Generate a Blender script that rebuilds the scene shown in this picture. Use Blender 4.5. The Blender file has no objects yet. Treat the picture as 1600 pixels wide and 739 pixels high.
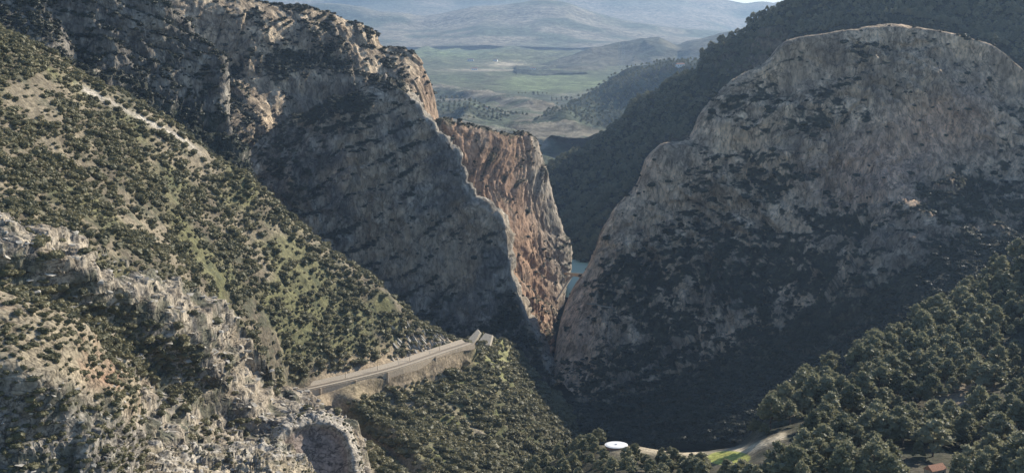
import bpy, math, random
import numpy as np
from mathutils import Vector, Matrix, Euler

sc = bpy.context.scene
COL = sc.collection
rnd = random.Random(7)
rng = np.random.default_rng(7)
R = math.radians

# ------------------------------------------------------------------ camera, sky, sun, exposure
F = 2198.0; HORIZON = 30.0                       # focal length and eye-level row, in photo pixels
PITCH = math.atan((369.5 - HORIZON) / F)
cam_data = bpy.data.cameras.new('camera')
cam = bpy.data.objects.new('camera', cam_data); COL.objects.link(cam)
cam_data.sensor_width = 36.0; cam_data.lens = 36.0 * F / 1600.0
cam_data.clip_start = 1.0; cam_data.clip_end = 60000.0
cam.location = (0, 0, 0); cam.rotation_euler = (R(90) - PITCH, 0, 0)
sc.camera = cam

SUN_AZ, SUN_EL = 47.0, 27.5                      # degrees right of the view direction (+Y), above the horizon
world = bpy.data.worlds.new('World'); sc.world = world; world.use_nodes = True
wn = world.node_tree.nodes; wl = world.node_tree.links
bg = wn['Background']; bg.inputs['Strength'].default_value = 0.102
sky = wn.new('ShaderNodeTexSky'); sky.sky_type = 'NISHITA'; sky.sun_disc = False
sky.sun_elevation = R(SUN_EL); sky.sun_rotation = R(SUN_AZ); sky.altitude = 500
sky.air_density = 1.0; sky.dust_density = 0.3; sky.ozone_density = 3.0
wl.new(sky.outputs[0], bg.inputs[0])
sd = bpy.data.lights.new('sun', 'SUN'); sd.energy = 5.0; sd.angle = R(0.53); sd.color = (1.0, 0.915, 0.78)
sun = bpy.data.objects.new('sun', sd); COL.objects.link(sun)
SV = Vector((math.cos(R(SUN_EL)) * math.sin(R(SUN_AZ)), math.cos(R(SUN_EL)) * math.cos(R(SUN_AZ)), math.sin(R(SUN_EL))))
sun.rotation_euler = (-SV).to_track_quat('-Z', 'Y').to_euler()
sc.view_settings.view_transform = 'Standard'; sc.view_settings.look = 'None'
sc.view_settings.gamma = 1.0; sc.view_settings.exposure = 0.66
sc.cycles.max_bounces = 4; sc.cycles.diffuse_bounces = 3; sc.cycles.volume_bounces = 0
sc.cycles.transparent_max_bounces = 4

HAZE = 3.2e-5

# ------------------------------------------------------------------ coordinates
SP, CP = math.sin(PITCH), math.cos(PITCH)
def W(px, py, D):
    """the world point that stands D metres ahead in the direction of photo pixel px, py"""
    px = np.asarray(px, float); py = np.asarray(py, float); D = np.asarray(D, float)
    x = (px - 800) / F; y = (369.5 - py) / F
    Y = CP + y * SP; k = D / Y
    return np.stack([x * k, D, (-SP + y * CP) * k], -1)
def proj(P):
    P = np.asarray(P, float)
    d = P[..., 1] * CP - P[..., 2] * SP; u = P[..., 1] * SP + P[..., 2] * CP
    d = np.where(d < 1, 1, d)
    return 800 + F * P[..., 0] / d, 369.5 - F * u / d

# ------------------------------------------------------------------ noise (numpy value noise)
TAB = rng.random((64, 64, 64)).astype(np.float32).ravel()
def vnoise(P, scale, seed=0):
    Q = P * (1.0 / scale) + np.array([17.3, 5.1, 9.7]) * (seed + 1)
    I = np.floor(Q).astype(np.int32); f = (Q - I).astype(np.float32)
    f = f * f * f * (f * (f * 6 - 15) + 10)
    x0 = (I[..., 0] & 63) * 4096; x1 = ((I[..., 0] + 1) & 63) * 4096
    y0 = (I[..., 1] & 63) * 64; y1 = ((I[..., 1] + 1) & 63) * 64
    z0 = I[..., 2] & 63; z1 = (I[..., 2] + 1) & 63
    fx, fy, fz = f[..., 0], f[..., 1], f[..., 2]
    a = TAB[x0 + y0 + z0]; a = a + (TAB[x1 + y0 + z0] - a) * fx
    b = TAB[x0 + y1 + z0]; b = b + (TAB[x1 + y1 + z0] - b) * fx
    c = TAB[x0 + y0 + z1]; c = c + (TAB[x1 + y0 + z1] - c) * fx
    d = TAB[x0 + y1 + z1]; d = d + (TAB[x1 + y1 + z1] - d) * fx
    a = a + (b - a) * fy; c = c + (d - c) * fy
    return a + (c - a) * fz
def fbm(P, scale, octv=4, gain=0.5, seed=0):
    s = 0; a = 1; t = 0
    for k in range(octv):
        s = s + a * (vnoise(P, scale / 2.03 ** k, seed + k) * 2 - 1); t += a; a *= gain
    return s / t
def ridged(P, scale, octv=4, gain=0.5, seed=0):
    s = 0; a = 1; t = 0; w = 1
    for k in range(octv):
        n = 1 - np.abs(vnoise(P, scale / 2.07 ** k, seed + k) * 2 - 1)
        n = n * n; s = s + a * n * w; w = np.clip(n * 1.5, 0, 1); t += a; a *= gain
    return s / t
def sstep(a, b, x):
    t = np.clip((x - a) / (b - a), 0, 1); return t * t * (3 - 2 * t)
def mix(a, b, t):
    a = np.asarray(a, float); b = np.asarray(b, float); t = np.asarray(t)[..., None]
    return a + (b - a) * t

# ------------------------------------------------------------------ surfaces through rows of measured points
def cr(P, t):
    """Catmull-Rom through P (n, ..., 3) at parameters t in 0..n-1, softened towards straight lines"""
    n = len(P); i = np.clip(np.floor(t).astype(int), 0, n - 2); f = t - i
    f = f.reshape((-1,) + (1,) * (P.ndim - 1))
    p1 = P[i]; p2 = P[i + 1]
    p0 = P[np.clip(i - 1, 0, n - 1)]; p3 = P[np.clip(i + 2, 0, n - 1)]
    m1 = (p2 - p0) * 0.36; m2 = (p3 - p1) * 0.36
    f2 = f * f; f3 = f2 * f
    return (2 * f3 - 3 * f2 + 1) * p1 + (f3 - 2 * f2 + f) * m1 + (-2 * f3 + 3 * f2) * p2 + (f3 - f2) * m2
ROW = [None]; ROWS_OF = {}
def grid(rows, nu, nv, world_rows=False):
    L = []
    for r in rows:
        r = np.array(r, float); Pw = r if world_rows else W(r[:, 0], r[:, 1], r[:, 2])
        q = np.stack(proj(Pw), -1) if not world_rows else Pw
        seg = np.sqrt((np.diff(q, axis=0) ** 2).sum(1)) + 1
        c = np.concatenate([[0], np.cumsum(seg)]); c /= c[-1]
        t = np.interp(np.linspace(0, 1, nu), c, np.arange(len(c)))
        L.append(cr(Pw, t))
    L = np.array(L)
    q = np.stack(proj(L), -1) if not world_rows else L
    d = np.sqrt(((q[1:] - q[:-1]) ** 2).sum(-1)).mean(1) + 6
    if not world_rows and np.median(L[0, :, 2]) <= -397.9 and L[0, :, 1].max() < 3600: d[0] = 14
    c = np.concatenate([[0], np.cumsum(d)]); c /= c[-1]
    t = np.interp(np.linspace(0, 1, nv), c, np.arange(len(c))); ROW[0] = t[:, None]     # which row each line of points belongs to
    if not world_rows and np.median(L[0, :, 2]) <= -397.9 and L[0, :, 1].max() < 3600:      # straight far side, then the curved front
        f = np.clip(t, 0, 1)[:, None, None]; A = cr(L[1:], np.maximum(t - 1, 0))
        return np.where(t[:, None, None] < 1, L[0] + (L[1] - L[0]) * f, A)
    return cr(L, t)                               # (nv, nu, 3)
def normals(G):
    du = np.gradient(G, axis=1); dv = np.gradient(G, axis=0)
    N = np.cross(du, dv); N /= np.linalg.norm(N, axis=-1, keepdims=True) + 1e-9
    V = -G / np.linalg.norm(G, axis=-1, keepdims=True)
    if (N * V).sum(-1).mean() < 0: N = -N
    return N
SURF = {}
def pavement(G, amp, sx, sy, levels=4, seed=0, mask=1.0):
    """level slabs broken by little scarps, long in x"""
    Q = G * np.array([1.0 / sx, 1.0 / sy, 0.0]) * 10
    f = fbm(Q + 0.8 * fbm(G, 14, 2, 0.5, seed + 4)[..., None], 10, 4, 0.55, seed) * levels * 1.6
    fr = f - np.floor(f); q = np.floor(f) + sstep(0.78, 1.0, fr)
    G = G.copy(); G[..., 2] += (q - f * 0.35) * amp / levels * mask
    return G
def mesh_grid(name, G, C, mat, extra=None, parent=None):
    nv, nu = G.shape[:2]
    me = bpy.data.meshes.new(name)
    idx = np.arange(nv * nu).reshape(nv, nu)
    a, b, c, d = idx[:-1, :-1].ravel(), idx[:-1, 1:].ravel(), idx[1:, 1:].ravel(), idx[1:, :-1].ravel()
    N = normals(G)
    raw = np.cross(np.gradient(G, axis=1), np.gradient(G, axis=0))
    q = np.stack([a, b, c, d], -1) if (raw * N).sum(-1).mean() > 0 else np.stack([a, d, c, b], -1)
    me.vertices.add(nv * nu); me.vertices.foreach_set('co', G.reshape(-1).astype(np.float32))
    me.loops.add(q.size); me.loops.foreach_set('vertex_index', q.ravel().astype(np.int32))
    me.polygons.add(len(q)); me.polygons.foreach_set('loop_start', np.arange(0, q.size, 4, dtype=np.int32))
    me.update(calc_edges=True)
    me.polygons.foreach_set('use_smooth', np.ones(len(q), bool))
    at = me.color_attributes.new('tint', 'FLOAT_COLOR', 'POINT')
    C4 = np.concatenate([C.reshape(-1, 3), np.ones((nv * nu, 1))], 1).astype(np.float32)
    at.data.foreach_set('color', C4.ravel())
    me.materials.append(mat)
    o = bpy.data.objects.new(name, me); COL.objects.link(o); o['kind'] = 'structure'
    SURF[name] = (G, N); ROWS_OF[name] = ROW[0]
    return o

# ------------------------------------------------------------------ materials
def nodes(name):
    m = bpy.data.materials.new(name); m.use_nodes = True
    nt = m.node_tree; b = nt.nodes['Principled BSDF']
    b.inputs['Specular IOR Level'].default_value = 0.15
    return m, nt, b
def ground_mat(name, scale, bump, dist, rough=0.95, contrast=(0.72, 1.25), stretch=(1, 1, 1), crack=0.6, streak=(1, 1, 1)):
    m, nt, b = nodes(name); n = nt.nodes; l = nt.links
    at = n.new('ShaderNodeAttribute'); at.attribute_name = 'tint'
    tc = n.new('ShaderNodeTexCoord'); mp = n.new('ShaderNodeMapping'); mp.inputs['Scale'].default_value = stretch
    l.new(tc.outputs['Object'], mp.inputs[0])
    no = n.new('ShaderNodeTexNoise'); no.inputs['Scale'].default_value = 1.0 / scale
    no.inputs['Detail'].default_value = 8; no.inputs['Roughness'].default_value = 0.68
    l.new(mp.outputs[0], no.inputs['Vector'])
    mr = n.new('ShaderNodeMapRange'); mr.inputs[1].default_value = 0.3; mr.inputs[2].default_value = 0.7
    mr.inputs[3].default_value = contrast[0]; mr.inputs[4].default_value = contrast[1]
    l.new(no.outputs[0], mr.inputs[0])
    nc = n.new('ShaderNodeTexNoise'); nc.inputs['Scale'].default_value = 0.55 / scale
    nc.inputs['Detail'].default_value = 7; nc.inputs['Roughness'].default_value = 0.62; nc.inputs['Distortion'].default_value = 0.6
    l.new(mp.outputs[0], nc.inputs['Vector'])
    sb = n.new('ShaderNodeMath'); sb.operation = 'SUBTRACT'; sb.inputs[1].default_value = 0.5; l.new(nc.outputs[0], sb.inputs[0])
    ab = n.new('ShaderNodeMath'); ab.operation = 'ABSOLUTE'; l.new(sb.outputs[0], ab.inputs[0])
    ck = n.new('ShaderNodeMapRange'); ck.inputs[1].default_value = 0.0; ck.inputs[2].default_value = 0.035
    ck.inputs[3].default_value = crack; ck.inputs[4].default_value = 1.0; l.new(ab.outputs[0], ck.inputs[0])
    m2 = n.new('ShaderNodeMapping'); m2.inputs['Scale'].default_value = streak; l.new(tc.outputs['Object'], m2.inputs[0])
    ns_ = n.new('ShaderNodeTexNoise'); ns_.inputs['Scale'].default_value = 2.6 / scale; ns_.inputs['Detail'].default_value = 4; ns_.inputs['Roughness'].default_value = 0.6
    l.new(m2.outputs[0], ns_.inputs['Vector'])
    rs_ = n.new('ShaderNodeMapRange'); rs_.inputs[1].default_value = 0.34; rs_.inputs[2].default_value = 0.66; rs_.inputs[3].default_value = 0.62; rs_.inputs[4].default_value = 1.3
    l.new(ns_.outputs[0], rs_.inputs[0])
    m0_ = n.new('ShaderNodeMath'); m0_.operation = 'MULTIPLY'; l.new(mr.outputs[0], m0_.inputs[0]); l.new(rs_.outputs[0], m0_.inputs[1])
    mm = n.new('ShaderNodeMath'); mm.operation = 'MULTIPLY'; l.new(m0_.outputs[0], mm.inputs[0]); l.new(ck.outputs[0], mm.inputs[1])
    mu = n.new('ShaderNodeVectorMath'); mu.operation = 'SCALE'
    l.new(at.outputs['Color'], mu.inputs[0]); l.new(mm.outputs[0], mu.inputs['Scale'])
    l.new(mu.outputs[0], b.inputs['Base Color'])
    b.inputs['Roughness'].default_value = rough
    n2 = n.new('ShaderNodeTexNoise'); n2.inputs['Scale'].default_value = 1.6 / scale
    n2.inputs['Detail'].default_value = 10; n2.inputs['Roughness'].default_value = 0.7
    l.new(mp.outputs[0], n2.inputs['Vector'])
    bp = n.new('ShaderNodeBump'); bp.inputs['Strength'].default_value = bump; bp.inputs['Distance'].default_value = dist
    l.new(n2.outputs[0], bp.inputs['Height']); l.new(bp.outputs[0], b.inputs['Normal'])
    return m
def plain_mat(name, col, rough=0.8, var=0.25, scale=1.0, bump=0.3, dist=0.1, metal=0.0):
    m, nt, b = nodes(name); n = nt.nodes; l = nt.links
    tc = n.new('ShaderNodeTexCoord')
    no = n.new('ShaderNodeTexNoise'); no.inputs['Scale'].default_value = 1.0 / scale; no.inputs['Detail'].default_value = 6
    l.new(tc.outputs['Object'], no.inputs['Vector'])
    cr_ = n.new('ShaderNodeValToRGB')
    cr_.color_ramp.elements[0].position = 0.3; cr_.color_ramp.elements[1].position = 0.7
    cr_.color_ramp.elements[0].color = tuple(c * (1 - var) for c in col) + (1,)
    cr_.color_ramp.elements[1].color = tuple(min(1, c * (1 + var)) for c in col) + (1,)
    l.new(no.outputs[0], cr_.inputs[0]); l.new(cr_.outputs[0], b.inputs['Base Color'])
    bp = n.new('ShaderNodeBump'); bp.inputs['Strength'].default_value = bump; bp.inputs['Distance'].default_value = dist
    l.new(no.outputs[0], bp.inputs['Height']); l.new(bp.outputs[0], b.inputs['Normal'])
    b.inputs['Roughness'].default_value = rough; b.inputs['Metallic'].default_value = metal
    return m
def leaf_mat(name, col, col2, trans=0.25):
    m, nt, b = nodes(name); n = nt.nodes; l = nt.links
    oi = n.new('ShaderNodeObjectInfo'); tc = n.new('ShaderNodeTexCoord')
    no = n.new('ShaderNodeTexNoise'); no.inputs['Scale'].default_value = 0.9; no.inputs['Detail'].default_value = 3
    l.new(tc.outputs['Object'], no.inputs['Vector'])
    ad = n.new('ShaderNodeMath'); ad.operation = 'ADD'
    l.new(oi.outputs['Random'], ad.inputs[0]); l.new(no.outputs[0], ad.inputs[1])
    mr = n.new('ShaderNodeMapRange'); mr.inputs[1].default_value = 0.4; mr.inputs[2].default_value = 1.6
    l.new(ad.outputs[0], mr.inputs[0])
    mx = n.new('ShaderNodeMix'); mx.data_type = 'RGBA'
    mx.inputs['A'].default_value = col + (1,); mx.inputs['B'].default_value = col2 + (1,)
    l.new(mr.outputs[0], mx.inputs['Factor']); l.new(mx.outputs['Result'], b.inputs['Base Color'])
    b.inputs['Roughness'].default_value = 0.6; b.inputs['Specular IOR Level'].default_value = 0.3
    tr = n.new('ShaderNodeBsdfTranslucent'); l.new(mx.outputs['Result'], tr.inputs[0])
    ms = n.new('ShaderNodeMixShader'); ms.inputs[0].default_value = trans
    l.new(b.outputs[0], ms.inputs[1]); l.new(tr.outputs[0], ms.inputs[2])
    l.new(ms.outputs[0], n['Material Output'].inputs['Surface'])
    return m
M_CLIFF = ground_mat('limestone_cliff', 8.0, 1.0, 6.0, stretch=(1, 1, 0.55), contrast=(0.45, 1.6), crack=0.42, streak=(1, 1, 0.4))
M_ORANGE = ground_mat('orange_cliff', 9.0, 0.9, 3.0, stretch=(1, 1, 0.6), contrast=(0.72, 1.25), crack=0.5, streak=(1, 1, 0.45))
M_OUT = ground_mat('outcrop_limestone', 4.2, 0.8, 0.8, stretch=(0.7, 1, 1.3), contrast=(0.6, 1.25), crack=0.25)
M_SLOPE = ground_mat('dry_slope', 4.0, 0.9, 0.8, contrast=(0.5, 1.4), crack=0.75)
M_FAR = ground_mat('far_land', 85.0, 0.8, 30.0, contrast=(0.35, 1.6), crack=0.8)
M_ROCKS = plain_mat('pale_limestone_slabs', (0.42, 0.39, 0.335), 0.95, 0.3, 1.5, 0.8, 0.3)
M_SHRUB = leaf_mat('shrub_leaves', (0.085, 0.087, 0.043), (0.235, 0.21, 0.11), 0.25)
M_EVER_SHADE = leaf_mat('shade_darkened_evergreen', (0.022, 0.027, 0.016), (0.055, 0.058, 0.032), 0.1)  # evergreen leaf tone, darkened further to deepen the shade on the cliffs
M_PINE = leaf_mat('pine_needles', (0.13, 0.135, 0.075), (0.30, 0.285, 0.17), 0.35)
M_BARK = plain_mat('bark', (0.13, 0.10, 0.08), 0.95, 0.3, 0.3, 0.6, 0.05)
M_MASON = plain_mat('masonry', (0.54, 0.44, 0.32), 0.9, 0.22, 1.2, 0.5, 0.1)
M_CONC = plain_mat('weathered_concrete', (0.42, 0.37, 0.29), 0.9, 0.2, 1.5, 0.3, 0.05)
M_BALLAST = plain_mat('ballast', (0.40, 0.34, 0.26), 0.95, 0.3, 0.5, 0.6, 0.1)
M_STEEL = plain_mat('rail_steel', (0.22, 0.19, 0.17), 0.5, 0.2, 1.0, 0.1, 0.01, 0.7)
M_WHITE = plain_mat('white_render', (0.80, 0.79, 0.76), 0.7, 0.05, 2.0, 0.1, 0.02)
M_TILE = plain_mat('terracotta', (0.42, 0.22, 0.14), 0.85, 0.25, 0.5, 0.4, 0.05)
M_DARK = plain_mat('dark_opening', (0.03, 0.03, 0.03), 0.6, 0.1)

GREY = np.array([0.27, 0.245, 0.21]); PALE = np.array([0.43, 0.385, 0.315]); TAN = np.array([0.36, 0.28, 0.19])
ORANGE = np.array([0.42, 0.275, 0.185]); SOIL = np.array([0.31, 0.26, 0.18]); GRASS = np.array([0.20, 0.20, 0.085])
VEG = np.array([0.036, 0.043, 0.026]); DKROCK = np.array([0.13, 0.125, 0.12]); RED = np.array([0.36, 0.235, 0.155])

def facets(P, sc3, seed=0, slope=1.0):
    """every cell of a random 3-D mosaic gets a plane of its own tilt: flat broken rock faces with edges between"""
    Q = (P / np.asarray(sc3, float)).astype(np.float32); I = np.floor(Q).astype(np.int32); fr = Q - I
    best = np.full(Q.shape[:-1], 9.0, np.float32); val = np.zeros(Q.shape[:-1], np.float32); o = seed * 977
    for dx in (-1, 0, 1):
        for dy in (-1, 0, 1):
            for dz in (-1, 0, 1):
                h = (((I[..., 0] + dx) & 63) * 4096 + ((I[..., 1] + dy) & 63) * 64 + ((I[..., 2] + dz) & 63) + o) % 262144
                rx = dx + TAB[h] - fr[..., 0]; ry = dy + TAB[(h + 7919) % 262144] - fr[..., 1]; rz = dz + TAB[(h + 15541) % 262144] - fr[..., 2]
                d = rx * rx + ry * ry + rz * rz
                m = d < best
                gx = TAB[(h + 3001) % 262144] - 0.5; gy = TAB[(h + 5003) % 262144] - 0.5; gz = TAB[(h + 9001) % 262144] - 0.5
                v_ = (TAB[(h + 12007) % 262144] - 0.5) * 0.9 - slope * 1.6 * (rx * gx + ry * gy + rz * gz)
                val = np.where(m, v_, val); best = np.where(m, d, best)
    return val
def terrace(G, period, k, tilt=(0.0, 0.0), seed=0, warp=0.45, mask=1.0):
    """bedding: level treads and steep risers"""
    h = (G[..., 2] + G[..., 0] * tilt[0] + G[..., 1] * tilt[1]) / period + warp * fbm(G, period * 6, 3, 0.5, seed)
    fr = h - np.floor(h); st = sstep(0.55, 1.0, fr)
    G = G.copy(); G[..., 2] += (st - fr) * period * k * mask
    return G
def rockify(G, amp_big, s_big, amp_mid, s_mid, amp_fine, s_fine, strata=0.0, period=20.0, tilt=(0.3, 0.0), vstretch=0.5, seed=0, mask=None, ter=0.0):
    """push a smooth sheet out into crags: buttresses and gullies, broken faces, ledges"""
    N = normals(G); N0 = N
    Q = G * np.array([1, 1, vstretch])
    warp = fbm(G, s_big * 1.3, 2, 0.5, seed + 30)[..., None] * s_big * 0.4
    Qw = Q + warp
    m = 1.0 if mask is None else mask
    d = amp_big * (fbm(Qw, s_big, 3, 0.5, seed) * 0.8 + 0.5 * (ridged(Qw, s_big * 0.8, 2, 0.5, seed + 3) - 0.45))
    w = 0.35 + 0.9 * sstep(0.35, 0.75, vnoise(G, s_big * 0.9, seed + 8))
    d = d + w * amp_mid * facets(Qw, (s_mid, s_mid, s_mid), seed)
    d = d + w * amp_mid * 0.45 * facets(Qw + 3.3, (s_mid * 0.42, s_mid * 0.42, s_mid * 0.42), seed + 1)
    d = d + amp_fine * fbm(G, s_fine, 3, 0.6, seed + 20)
    if strata:
        h = (G[..., 2] + G[..., 0] * tilt[0] + G[..., 1] * tilt[1]) / period + 1.1 * fbm(G, period * 5, 3, 0.5, seed + 40)
        fr = h - np.floor(h)
        d = d + strata * (np.clip(fr * 3, 0, 1) - 0.5 - sstep(0.75, 1.0, fr)) * 1.6 * sstep(0.35, 0.75, vnoise(G, period * 4, seed + 41))
    G = G + N * (d * m)[..., None]
    if ter: G = terrace(G, period, ter, tilt, seed + 50, 0.45, m); G = terrace(G, period * 0.43, ter * 0.8, tilt, seed + 51, 0.8, m)
    return G
def slope_veg(G, lo, hi):
    N = normals(G); return sstep(lo, hi, N[..., 2])

# ================================================================== THE LAND
def back(row, dD, dy):                            # a row hidden behind the crest, so that the hill has a far side
    r = np.array(row, float); P = W(r[:, 0], r[:, 1], r[:, 2]); P[:, 1] += dD; P[:, 2] -= dy
    if dD >= 50 and dy >= 25 and P[:, 1].max() < 3500: P[:, 2] = np.minimum(P[:, 2], -398.0)      # the far side goes down to the valley
    P[:, 0] *= (1 + dD / P[:, 1] * 0.4)
    u, v = proj(P); return np.stack([u, v, P[:, 1]], -1).tolist()

# --- rocky dome to the right of the gorge
d0 = [(866,592,1395),(871,550,1420),(880,500,1450),(897,455,1480),(924,413,1500),(943,370,1520),(962,335,1530),(1000,292,1540),(1014,252,1550),(1036,228,1550),(1080,218,1560),(1104,175,1580),(1150,125,1600),(1200,98,1610),(1232,64,1620),(1300,52,1630),(1400,43,1630),(1480,51,1620),(1545,67,1600),(1578,88,1580),(1602,108,1560),(1640,150,1530),(1720,60,1500)]
d1 = [(872,598,1385),(893,560,1400),(906,510,1425),(920,470,1445),(945,430,1465),(970,390,1480),(995,360,1490),(1030,325,1500),(1050,295,1505),(1075,270,1505),(1115,250,1510),(1150,205,1530),(1185,160,1550),(1230,130,1565),(1270,100,1575),(1330,85,1580),(1410,75,1580),(1480,82,1570),(1540,98,1550),(1575,120,1530),(1610,150,1500),(1650,185,1470),(1740,110,1440)]
d2 = [(880,602,1370),(915,575,1380),(935,535,1395),(955,500,1410),(985,465,1425),(1015,430,1440),(1045,405,1450),(1085,375,1460),(1110,345,1465),(1135,315,1465),(1175,290,1470),(1210,255,1485),(1245,220,1500),(1290,190,1515),(1330,165,1525),(1380,150,1530),(1430,145,1530),(1490,150,1520),(1540,165,1500),(1580,185,1480),(1615,215,1455),(1660,245,1430),(1760,190,1400)]
d3 = [(890,606,1350),(940,592,1355),(970,565,1365),(1000,535,1375),(1035,505,1385),(1070,480,1395),(1105,455,1400),(1150,430,1405),(1180,405,1408),(1215,380,1408),(1255,355,1410),(1290,325,1420),(1320,300,1430),(1355,275,1440),(1390,258,1450),(1430,250,1455),(1475,250,1450),(1520,252,1440),(1560,262,1425),(1600,280,1400),(1640,305,1375),(1690,335,1350),(1750,380,1320)]
d4 = [(900,612,1320),(960,612,1315),(1010,595,1315),(1050,570,1320),(1090,550,1320),(1135,525,1320),(1175,500,1320),(1220,480,1318),(1255,458,1315),(1290,435,1312),(1325,415,1310),(1360,390,1312),(1390,370,1318),(1420,352,1325),(1450,340,1330),(1485,333,1332),(1520,330,1325),(1555,332,1315),(1590,340,1300),(1625,352,1280),(1665,370,1255),(1720,395,1225),(1780,430,1200)]
d5 = [(830,648,1290),(870,638,1292),(905,625,1290),(985,635,1270),(1050,625,1255),(1100,610,1245),(1150,595,1235),(1195,580,1225),(1240,560,1215),(1285,545,1210),(1320,530,1200),(1350,515,1195),(1385,500,1190),(1415,485,1185),(1440,475,1185),(1465,462,1185),(1490,455,1185),(1520,448,1180),(1550,445,1175),(1585,445,1160),(1620,450,1140),(1655,460,1120),(1700,475,1095),(1760,500,1065),(1820,530,1040)]
d6 = [(780,705,1235),(850,690,1225),(905,665,1200),(990,690,1150),(1060,690,1120),(1120,690,1090),(1175,690,1060),(1225,685,1040),(1270,680,1020),(1320,675,1000),(1355,668,990),(1390,660,985),(1425,655,980),(1455,650,975),(1480,645,970),(1505,640,970),(1530,635,970),(1560,630,965),(1590,628,960),(1625,628,950),(1665,630,935),(1700,640,920),(1750,650,900),(1810,670,880),(1870,690,860)]
def steeper(r): return [(a, b, c - max(0, c - 1440) * 0.45) for a, b, c in r]
d0, d1, d2 = [steeper(r) for r in (d0, d1, d2)]
d1 = [(a, b, c + 17 * float(sstep(1130, 1230, a))) for a, b, c in d1]
G = grid([back(d0, 260, 90), back(d0, 34, 2), d0, d1, d2, d3, d4, d5, d6], 520, 400)
px, py = proj(G)
low = sstep(1.0, 0.0, (py - (655 - (px - 870) * 0.42)) / 60.0 + 0.5)      # bare rock above, wooded talus below
G0 = G
G = rockify(G, 30, 105, 11, 26, 2.8, 6.5, strata=3.2, period=30, tilt=(0.28, 0.1), seed=3, vstretch=0.55, mask=(0.35 + 0.65 * low) * (0.16 + 0.84 * sstep(2.1, 3.5, ROW[0])))
px, py = proj(G)
v = fbm(G, 60, 4, 0.6, 61); v2 = 0.6 * vnoise(G * np.array([1, 1, 0.35]), 11, 62) + 0.4 * vnoise(G, 35, 63)
C = mix(GREY * 1.05, PALE * 1.45, sstep(0.15, 0.8, v2 + 0.5 * v)) * np.array([1.17, 1.0, 0.84])
orp = np.exp(-(((px - 1480) / 75) ** 2 + ((py - 195) / 55) ** 2)) + np.exp(-(((px - 1360) / 90) ** 2 + ((py - 265) / 62) ** 2)) + 0.6 * np.exp(-(((px - 895) / 45) ** 2 + ((py - 520) / 90) ** 2)) * 1.5
C = mix(C, ORANGE * 1.55, np.clip(orp * 0.95 + 0.3 * v, 0, 0.85))
gz = lambda a, b, c, d_: np.exp(-(((px - a) / c) ** 2 + ((py - b) / d_) ** 2))
pat = 0.34 * gz(1290, 190, 52, 26) + 0.3 * gz(1225, 275, 50, 30) + 0.28 * gz(1500, 290, 60, 26) + 0.25 * gz(1350, 75, 18, 14) + 0.22 * gz(1120, 400, 130, 60) + 0.2 * gz(1000, 440, 60, 50) + 0.25 * gz(1330, 335, 70, 25) + 0.12 * gz(1150, 250, 60, 60)
veg = sstep(0.50, 0.64, normals(G)[..., 2] * 0.55 + 0.34 * fbm(G * np.array([1, 1, 1.5]), 50, 4, 0.6, 65) + 0.62 * fbm(G * np.array([1, 1, 1.3]), 15, 4, 0.65, 66) + 0.03 + 1.5 * pat + 0.25 * sstep(300, 480, py + (px - 1200) * 0.15) - 0.42 * np.clip(orp, 0, 1))
top = sstep(16, 0, py - np.interp(px, [a[0] for a in d0], [a[1] for a in d0]))
veg = np.clip(veg * (1 - top * 0.7) + (1 - low) * 0.9, 0, 1)
C = mix(C, VEG * 1.2, veg * 0.92)
mesh_grid('rock_dome_hill', G, C, M_CLIFF)
DOMEVEG = veg

# --- crag shoulder left of the gorge: shadowed front face with a sunlit edge
e0 = [(300,330,1420),(380,240,1470),(440,192,1500),(500,168,1520),(560,146,1530),(600,128,1540),(640,150,1530),(665,185,1520),(690,215,1510),(712,240,1505),(724,285,1495),(742,312,1490),(770,332,1480),(788,352,1475),(795,395,1465),(800,430,1455),(815,465,1445),(828,500,1430),(842,530,1420),(853,560,1405),(868,598,1385)]
def shift(row, dx, dD, dy=0): return [(a + dx, b + dy, c + dD) for a, b, c in row]
e1 = [(290,360,1380),(360,300,1410),(420,250,1440),(475,225,1455),(530,205,1465),(570,190,1470),(605,200,1470),(632,230,1465),(655,258,1460),(675,285,1455),(690,320,1450),(705,350,1445),(725,370,1440),(745,395,1435),(755,430,1428),(765,460,1420),(780,490,1412),(795,520,1402),(810,545,1395),(825,570,1385),(845,602,1372)]
e2 = [(280,400,1340),(350,370,1350),(405,335,1370),(450,310,1385),(495,290,1395),(530,280,1400),(560,290,1402),(585,315,1402),(605,340,1400),(625,365,1400),(640,395,1398),(655,420,1395),(670,440,1392),(690,460,1388),(705,485,1382),(718,505,1376),(735,525,1370),(755,545,1364),(775,565,1358),(800,585,1350),(825,608,1342)]
e3 = [(270,440,1290),(345,440,1290),(395,425,1300),(430,410,1305),(465,400,1310),(495,395,1315),(520,405,1318),(545,425,1320),(565,445,1322),(585,465,1322),(600,485,1322),(615,500,1320),(632,515,1318),(650,530,1315),(670,545,1312),(690,560,1308),(710,570,1304),(730,582,1300),(755,595,1294),(782,608,1285),(810,622,1275)]
e4 = [(260,520,1200),(340,540,1190),(390,535,1195),(425,530,1200),(455,525,1205),(485,522,1208),(510,528,1210),(535,540,1212),(555,555,1212),(575,568,1212),(592,578,1212),(608,588,1210),(625,598,1208),(645,608,1206),(662,618,1202),(682,628,1198),(702,636,1194),(722,644,1190),(745,652,1184),(775,662,1175),(805,672,1165)]
def steeper2(r, k): return [(a, b, c + k * float(sstep(850, 700, a))) for a, b, c in r]
e1, e2, e3, e4 = steeper2(e1, 38), steeper2(e2, 66), steeper2(e3, 105), steeper2(e4, 115)
G = grid([back(shift(e0, -60, 420, -5), 50, 30), shift(e0, 2, 130, 4), shift(e0, 5, 18, 1), e0, e1, e2, e3, e4], 460, 340)
rimm = np.minimum(1, 0.32 + np.abs(ROW[0] - 3) * 1.1)
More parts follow.
